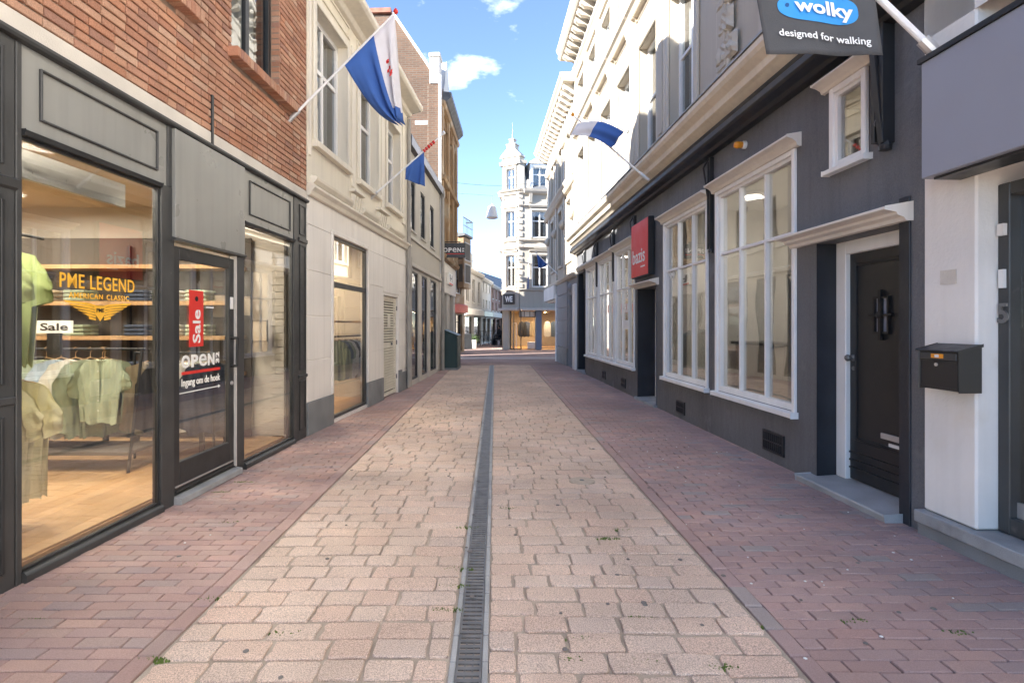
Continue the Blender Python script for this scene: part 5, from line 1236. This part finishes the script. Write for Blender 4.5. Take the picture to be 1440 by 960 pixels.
rl_.tube((2.6, .38, 6.85), (4.2, .38, 6.85), .025, n=6).tube((2.6, .38, 6.45), (4.2, .38, 6.45), .015, n=6).tube((4.2, .38, 6.85), (4.2, 0, 6.85), .025, n=6); rl_.build('balcony_railing', m_black, cb)
d = V((.139, 1)).normalized(); P0 = V((-1.86, 33.0))
def fp(y): return V((-1.86 + .139 * (y - 33), y))
far_building(fp(33.0), fp(39.5), 5.0, m_fg, m_slate, m_greyt, [(2.9, 4.4, 3, .45)], 'far_grey_townhouse', 'pale grey townhouse with roof dormer, first of the far row', shop=m_plast, dormer=True, rise=1.0)
far_building(fp(39.55), fp(44.0), 4.85, m_fw, m_slate, m_fw, [(3.9, 4.5, 3, .4), (2.7, 3.3, 3, .35)], 'far_white_townhouse', 'plain white townhouse, second of the far row', shop=m_frame)
far_building(fp(44.05), fp(50), 4.7, m_redb, m_slate, m_greyt, [(3.6, 4.4, 3, .4), (2.6, 3.3, 3, .4)], 'far_brick_townhouse', 'red brick townhouse, third of the far row', shop=m_greyt)
far_building(fp(50.05) + V((.3, 0)), fp(60) + V((1.6, 0)), 4.5, m_redb, m_slate, m_greyt, [(2.8, 3.9, 4, .4)], 'far_end_house', 'brown brick house with big slate roof closing the far street', shop=m_frame, rise=1.9)
far_building(V((-16.5, 31.5)), V((-4.4, 33.2)), 7.5, m_fg, m_slate, m_greyt, [(3, 4.6, 6, .4), (5.2, 6.6, 6, .4)], 'side_street_terrace', 'grey terrace on the left arm of the crossing street')
far_building(V((7.2, 31.8)), V((20, 33.5)), 8.0, m_redb, m_slate, m_greyt, [(3, 4.6, 6, .4), (5.2, 6.6, 6, .4)], 'brick_terrace', 'brick terrace on the right arm of the crossing street')

# ================================================================== FLAGS
def patch(c00, c10, c11, c01, ripple, nr, seed, sag=0.0, mats=None, cut=None, name='cloth', parent=None, nu=26, nv=18, n=V((0, 1, 0)), swap=False, hem=None):
    """cloth between four corners; first edge c00-c10 is the hoist"""
    mb = MB(); c = [Vector(q) for q in (c00, c10, c11, c01)]
    def fn(s, t):
        p = (c[0] * (1 - s) + c[1] * s) * (1 - t) + (c[3] * (1 - s) + c[2] * s) * t
        a = ripple * math.sin(s * nr * 6.283 + seed + 1.2 * t) * (t ** .8) + ripple * .5 * math.sin(s * nr * 11 + seed * 2 + 3 * t) * t
        p = p + Vector(n) * a; p.x += .35 * a; p.z -= sag * math.sin(math.pi * t) * (1 - .3 * s); return p
    mb.grid(fn, nu, nv)
    me = mb.mesh(name, mats or [m_fblue, m_fwhite], smooth=True)
    if cut is not None:
        for i, p in enumerate(me.polygons):
            s = (i % nu) / nu; t = (i // nu) / nv; p.material_index = 1 if (t if swap else s) > cut and not (hem and t > hem - .25 * (1 - s)) else 0
    o = link(name, me, parent)
    so = o.modifiers.new('thickness', 'SOLIDIFY'); so.thickness = .003
    return o, fn
def px(x, y, Y): return Vector(((x - 696) / 770 * Y, Y, 1.4 - (y - 457) / 770 * Y))
def pole(e, a, b, r0, r1, tipm, base=True):
    MB().tube(a, b, r0, r1).build('pole', m_white, e); d = (Vector(b) - Vector(a)).normalized()
    q = MB(); q.tube(Vector(a) - d * .05, Vector(a) + d * .14, r0 * 1.7); q.build('socket', m_steel, e)
    MB().lathe(tuple(Vector(b)), [(.005, -.03), (.028, -.01), (.03, .01), (.02, .03), (.004, .05)], n=10).build('finial', tipm, e, smooth=True)
Z0 = V((0, 0, 0))
e = empty('wall_flag', (0, 0, 0), 0, 'large white and blue flag with red tip on the brick building', 'flag')
a, b = V((-2.38, 6.38, 3.80)), V((-1.20, 6.62, 5.18)); pole(e, a, b, .016, .011, m_redt)
_, fn = patch(a.lerp(b, .50), a.lerp(b, .99), V((-1.13, 6.66, 3.88)), V((-1.17, 6.55, 3.80)), .085, 2.9, .6, sag=.14, cut=.54, hem=.86, name='flag_cloth', parent=e)
em = MB()
for (s, t, w, h) in ((.72, .28, .02, .06), (.76, .34, .022, .05), (.70, .36, .014, .05), (.84, .45, .018, .09)):
    p = fn(s, t); em.lathe((p.x, p.y - .012, p.z), [(w * .2, -.012), (w, -.004), (w * .8, .012), (w * .2, .02)], n=7); 
    em.poly([(p.x - w, p.z - h / 2), (p.x + w * .4, p.z - h * .3), (p.x + w, p.z + h / 2), (p.x - w * .2, p.z + h * .35)], p.y - .02, p.y - .012)
em.build('red_emblem', m_redt, e)
e = empty('rolled_flag', (0, 0, 0), 0, 'blue flag partly rolled round its pole on the beige building', 'flag')
a, b = V((-2.16, 9.55, 3.62)), V((-.93, 9.95, 4.88)); pole(e, a, b, .018, .012, m_white)
patch(a.lerp(b, .47), a.lerp(b, .72), a.lerp(b, .72) + V((.03, .02, -.64)), a.lerp(b, .47) + V((-.02, .0, -.22)), .05, 1.3, 2, cut=2, name='flag_cloth', parent=e)
mb = MB()
for i in range(26):
    t = .71 + .15 * i / 26; p = a.lerp(b, t); q = a.lerp(b, t + .012); mb.tube(p + V((0, .006 * math.sin(i), 0)), q, .022 + .012 * math.sin(i * 1.1), .022 + .012 * math.sin(i * 1.1 + 1), n=8)
mb.build('rolled_cloth', m_redt, e, smooth=True)
e = empty('cornice_flag', (0, 0, 0), 0, 'white and blue flag with orange knob on the cream cornice at right', 'flag')
a, b = V((2.42, 8.75, 3.74)), V((1.28, 9.0, 4.85)); pole(e, a, b, .018, .012, m_oran)
patch(V((1.335, 8.86, 4.66)), V((1.215, 8.8, 4.45)), V((1.86, 8.72, 4.22)), V((2.05, 8.7, 4.47)), .03, 1.2, 1, sag=-.10, mats=[m_fwhite, m_fblue], cut=.40, swap=True, name='flag_cloth', parent=e)
e = empty('banner_flag', (0, 0, 0), 0, 'dark grey cloth banner reading wolky designed for walking at top right', 'flag')
a, b = V((2.74, 3.38, 3.06)), V((1.95, 3.52, 4.0)); pole(e, a, b, .022, .02, m_white)
_, fw = patch((1.64, 3.52, 3.75), (2.36, 3.46, 3.75), (2.42, 3.42, 3.08), (1.735, 3.50, 3.13), .010, 1.4, .8, mats=[m_fgrey], cut=2, name='flag_cloth', parent=e)
MB().path([(1.6, 3.53, 3.78), (2.38, 3.46, 3.78)], .012).build('banner_rod', m_white, e); MB().path([(1.95, 3.52, 4.0), (1.95, 3.5, 3.78)], .006).build('hanging_cord', m_white, e)
def on_banner(s, t, o): p = fw(s, t); return (p.x, p.y - .006 - o, p.z)
pl = MB(); ring = []
for i in range(40):
    tt = 2 * math.pi * i / 40; c, s = math.cos(tt), math.sin(tt)
    x = .155 + .40 * .0 ; 
    sx = .50 + .34 * math.copysign(abs(c) ** .62, c); half = .12 + .05 * (sx - .2); sy = .545 + .10 * (sx - .5) - half * math.copysign(abs(s) ** .75, s)
    ring.append((sx, sy))
cs, ct = .5, .55
def ringpt(k, f): return (cs + (ring[k][0] - cs) * f, ct + (ring[k][1] - ct) * f)
vs = [on_banner(cs, ct, .002)]; 
for f in (.5, 1.0): vs += [on_banner(*ringpt(k, f), .002) for k in range(40)]
pl.add(vs, [(0, 1 + (k + 1) % 40, 1 + k) for k in range(40)] + [(1 + k, 1 + (k + 1) % 40, 41 + (k + 1) % 40, 41 + k) for k in range(40)])
pl.build('logo_patch', M('logo_blue', (.035, .29, .68), .7, .04, 2), e)
def bt(body, s0, s1, t0, t1, skew, name, mat, bold):
    v, f = text_raw(body, bold); mb = MB(); mb.add([on_banner(s0 + (s1 - s0) * x, t1 + (t0 - t1) * y + skew * x, .012) for x, y in v], f); return mb.build(name, mat, e)
bt('wolky', .30, .79, .43, .61, .09, 'lettering', m_wtxt, .03); bt('designed for walking', .13, .90, .745, .84, .10, 'lettering', m_wtxt, .014)
p = on_banner(.245, .50, .003); MB().poly([(p[0] + .014 * math.cos(k), p[2] + .014 * math.sin(k)) for k in [i * .7 for i in range(9)]], p[1] - .001, p[1]).build('logo_dot', M('logo_navy', (.01, .08, .25)), e)
e = empty('side_street_flag', (0, 0, 0), 0, 'small blue flag on a white pole beyond the cream corner building', 'flag')
a, b = V((2.44, 21.2, 3.36)), V((1.62, 21.6, 4.25)); pole(e, a, b, .02, .016, m_white)
patch(a.lerp(b, .45), a.lerp(b, .96), b + V((.10, 0, -.60)), b + V((.28, 0, -.58)), .05, 1.5, 2, cut=2, name='flag_cloth', parent=e)
e = empty('tower_flag', (0, 0, 0), 0, 'slim furled white and blue flag hanging on the corner tower building', 'flag')
a, b = V((1.86, 30.75, 3.5)), V((1.84, 30.0, 5.0)); pole(e, a, b, .02, .016, m_white)
patch(a.lerp(b, .55), a.lerp(b, .95), V((1.90, 30.1, 3.40)), V((1.78, 30.3, 3.40)), .06, 1.5, 1, cut=.55, name='flag_cloth', parent=e, mats=[m_fblue, m_fwhite])
# hanging street lamp on span wires
e = empty('hanging_street_lamp', px(692, 298, 24.0), 0, 'white bell shaped street lamp hanging from span wires', 'lamp')
MB().lathe((0, 0, 0), [(.25, -.27), (.265, -.25), (.17, .22), (.13, .25), (.05, .29), (.03, .36)], n=20).build('shade', m_white, e); MB().lathe((0, 0, 0), [(.21, -.29), (.22, -.27)], n=20).build('diffuser', m_wtxt, e)
MB().tube((0, 0, .34), (0, 0, .75), .012, n=6).build('hanger', m_iron, e)
p = px(692, 298, 24.0)
w = MB(); w.path([(-4.0, 24.2, p.z + 1.0), (p.x, 24.0, p.z + .72), (2.35, 23.6, p.z + 1.15)], .007, 5); wo = w.build('lamp_span_wire', m_iron); setp(wo, 'thin wire carrying the bell shaped lamp across the street', 'wire')
for i, (p0, p1, nm) in enumerate((((-1.75, 29.8, 5.0), (2.35, 22.5, 3.95), 'dark cable sagging between the ochre house and the cream corner building'), ((-1.5, 20.0, 6.6), (2.35, 21.0, 7.0), 'higher thin wire spanning the street near the crossing'))):
    a, b = V(p0), V(p1); w = MB(); pts = [a.lerp(b, t / 10) - V((0, 0, .18 * math.sin(math.pi * t / 10))) for t in range(11)]; w.path(pts, .006, 5); wo = w.build('overhead_cable', m_iron); setp(wo, nm, 'cable')

# ================================================================== PERSON AND SMALL THINGS FAR DOWN THE STREET
def person(x, y, rz):
    e = empty('person', (x, y, 0), rz, 'person in dark jacket sitting on a bench in the far street', 'person')
    vs = [(0, 0, .50), (0, .02, .75), (0, .04, 1.0), (0, .03, 1.10), (0, 0, 1.2), (.10, -.02, .48), (.11, -.42, .47), (.11, -.40, .06), (.11, -.55, .04), (-.10, -.02, .48), (-.11, -.42, .47), (-.11, -.40, .06), (-.11, -.55, .04), (.2, .03, .98), (.24, -.06, .72), (.12, -.3, .62), (.10, -.36, .58), (-.2, .03, .98), (-.24, -.06, .72), (-.12, -.3, .62), (-.10, -.36, .58)]
    ed = [(0, 1), (1, 2), (2, 3), (3, 4), (0, 5), (5, 6), (6, 7), (7, 8), (0, 9), (9, 10), (10, 11), (11, 12), (2, 13), (13, 14), (14, 15), (15, 16), (2, 17), (17, 18), (18, 19), (19, 20)]
    ra = [.15, .15, .16, .06, .10, .10, .075, .05, .045, .10, .075, .05, .045, .075, .055, .042, .04, .075, .055, .042, .04]
    me = bpy.data.meshes.new('body'); me.from_pydata(vs, ed, []); o = link('body', me, e); me.materials.append(m_pers)
    sk = o.modifiers.new('skin', 'SKIN')
    for i, k in enumerate(me.skin_vertices[0].data): k.radius = (ra[i], ra[i]); k.use_root = (i == 0)
    o.modifiers.new('sub', 'SUBSURF').levels = 1
    MB().lathe((0, 0, 1.24), [(.03, -.12), (.075, -.08), (.088, 0), (.075, .08), (.03, .12)], n=12).build('head', m_skin, e, smooth=True); MB().lathe((0, .015, 1.27), [(.085, -.08), (.097, 0), (.08, .08), (.03, .12)], n=12).build('hair', m_blk, e, smooth=True)
    return e
pp = V((.30, 38.5)); person(pp.x, pp.y, rad(-60))
bn = empty('street_bench', (pp.x, pp.y, 0), rad(-60), 'dark bench under the sitting person in the far street', 'bench')
for i in range(4): MB().box(-.7, .7, -.3 + .13 * i, -.19 + .13 * i, .33, .36).build('seat_slat', m_frame, bn)
for s in (-.6, .6): MB().box(s - .03, s + .03, -.28, .2, 0, .33).build('leg', m_iron, bn)
def bicycle(x, y, rz, label):
    e = empty('bicycle', (x, y, 0), rz, label, 'bicycle', 'bicycles parked in the far street')
    for xx in (-.52, .52):
        t = MB(); n = 20
        pts = [(xx + .33 * math.cos(i * 2 * math.pi / n), 0, .34 + .33 * math.sin(i * 2 * math.pi / n)) for i in range(n + 1)]; t.path(pts, .018, 5)
        wh = t.build('wheel', m_blk, e); sp = MB()
        for i in range(8): sp.tube((xx, 0, .34), pts[i * 2 + 1], .003, n=4)
        sp.build('spokes', m_steel, wh)
    MB().path([(-.52, 0, .34), (-.2, 0, .78), (.38, 0, .82), (-.02, 0, .32), (-.52, 0, .34)], .014, 6).path([(-.2, 0, .86), (-.02, 0, .32)], .014, 6).path([(.52, 0, .34), (.36, 0, .98)], .014, 6).build('frame', m_frame, e)
    MB().path([(.30, -.28, 1.0), (.38, -.1, 1.0), (.38, .1, 1.0), (.30, .28, 1.0)], .013, 6).build('handlebar', m_blk, e); MB().lathe((-.22, 0, .88), [(.06, 0), (.11, .02), (.08, .05)], n=8).build('saddle', m_blk, e)
bicycle(-.55, 38.6, rad(75), 'parked bicycle leaning nearest the white townhouse'); bicycle(.0, 42.0, rad(80), 'parked bicycle further along, before the red brick townhouse'); bicycle(-1.05, 35.6, rad(70), 'parked bicycle before the pale grey townhouse')
e = empty('street_planter', (-1.35, 33.2, 0), 0, 'small pale planter box before the pale grey townhouse', 'planter'); MB().box(-.22, .22, -.22, .22, 0, .5).build('box', m_plast, e, bevel=.02)
lf = MB(); rr_ = random.Random(4)
for i in range(260):
    q = V((rr_.gauss(0, .16), rr_.gauss(0, .16), .6 + rr_.gauss(0, .12))); a_ = V((rr_.uniform(-1, 1), rr_.uniform(-1, 1), rr_.uniform(-1, 1))).normalized() * .05; b_ = a_.orthogonal().normalized() * .02; lf.add([q - b_, q + a_, q + b_, q - a_ * .3], [(0, 1, 2, 3)])
lf.build('foliage', M('planter_leaf', (.06, .11, .03), .7, .3, 20), e)
e = empty('sandwich_board', (-1.62, 31.9, 0), rad(20), 'small black sandwich board on the crossing beside the ochre house', 'sign')
for s in (-1, 1): q = MB(); q.add([(-.25, .02 * s, .9), (.25, .02 * s, .9), (.25, .22 * s, .0), (-.25, .22 * s, .0), (-.25, .05 * s, .9), (.25, .05 * s, .9), (.25, .25 * s, .0), (-.25, .25 * s, .0)], [(3, 2, 1, 0), (4, 5, 6, 7), (0, 1, 5, 4), (1, 2, 6, 5), (2, 3, 7, 6), (3, 0, 4, 7)]); q.build('board', m_frame, e)
# unseen white house added behind camera for bounce light; left side open to sun
e = empty('unseen_bounce_house', (9.9, -9.5, 0), 0, 'unseen white house added behind the camera on the right to bounce sunlight', 'building'); MB().box(-7, 7, -7.5, 7.5, 0, 9).build('wall', m_plast, e); MB().box(-7.2, 7.2, -7.7, 7.7, 9, 9.3).build('roof', m_slate, e)
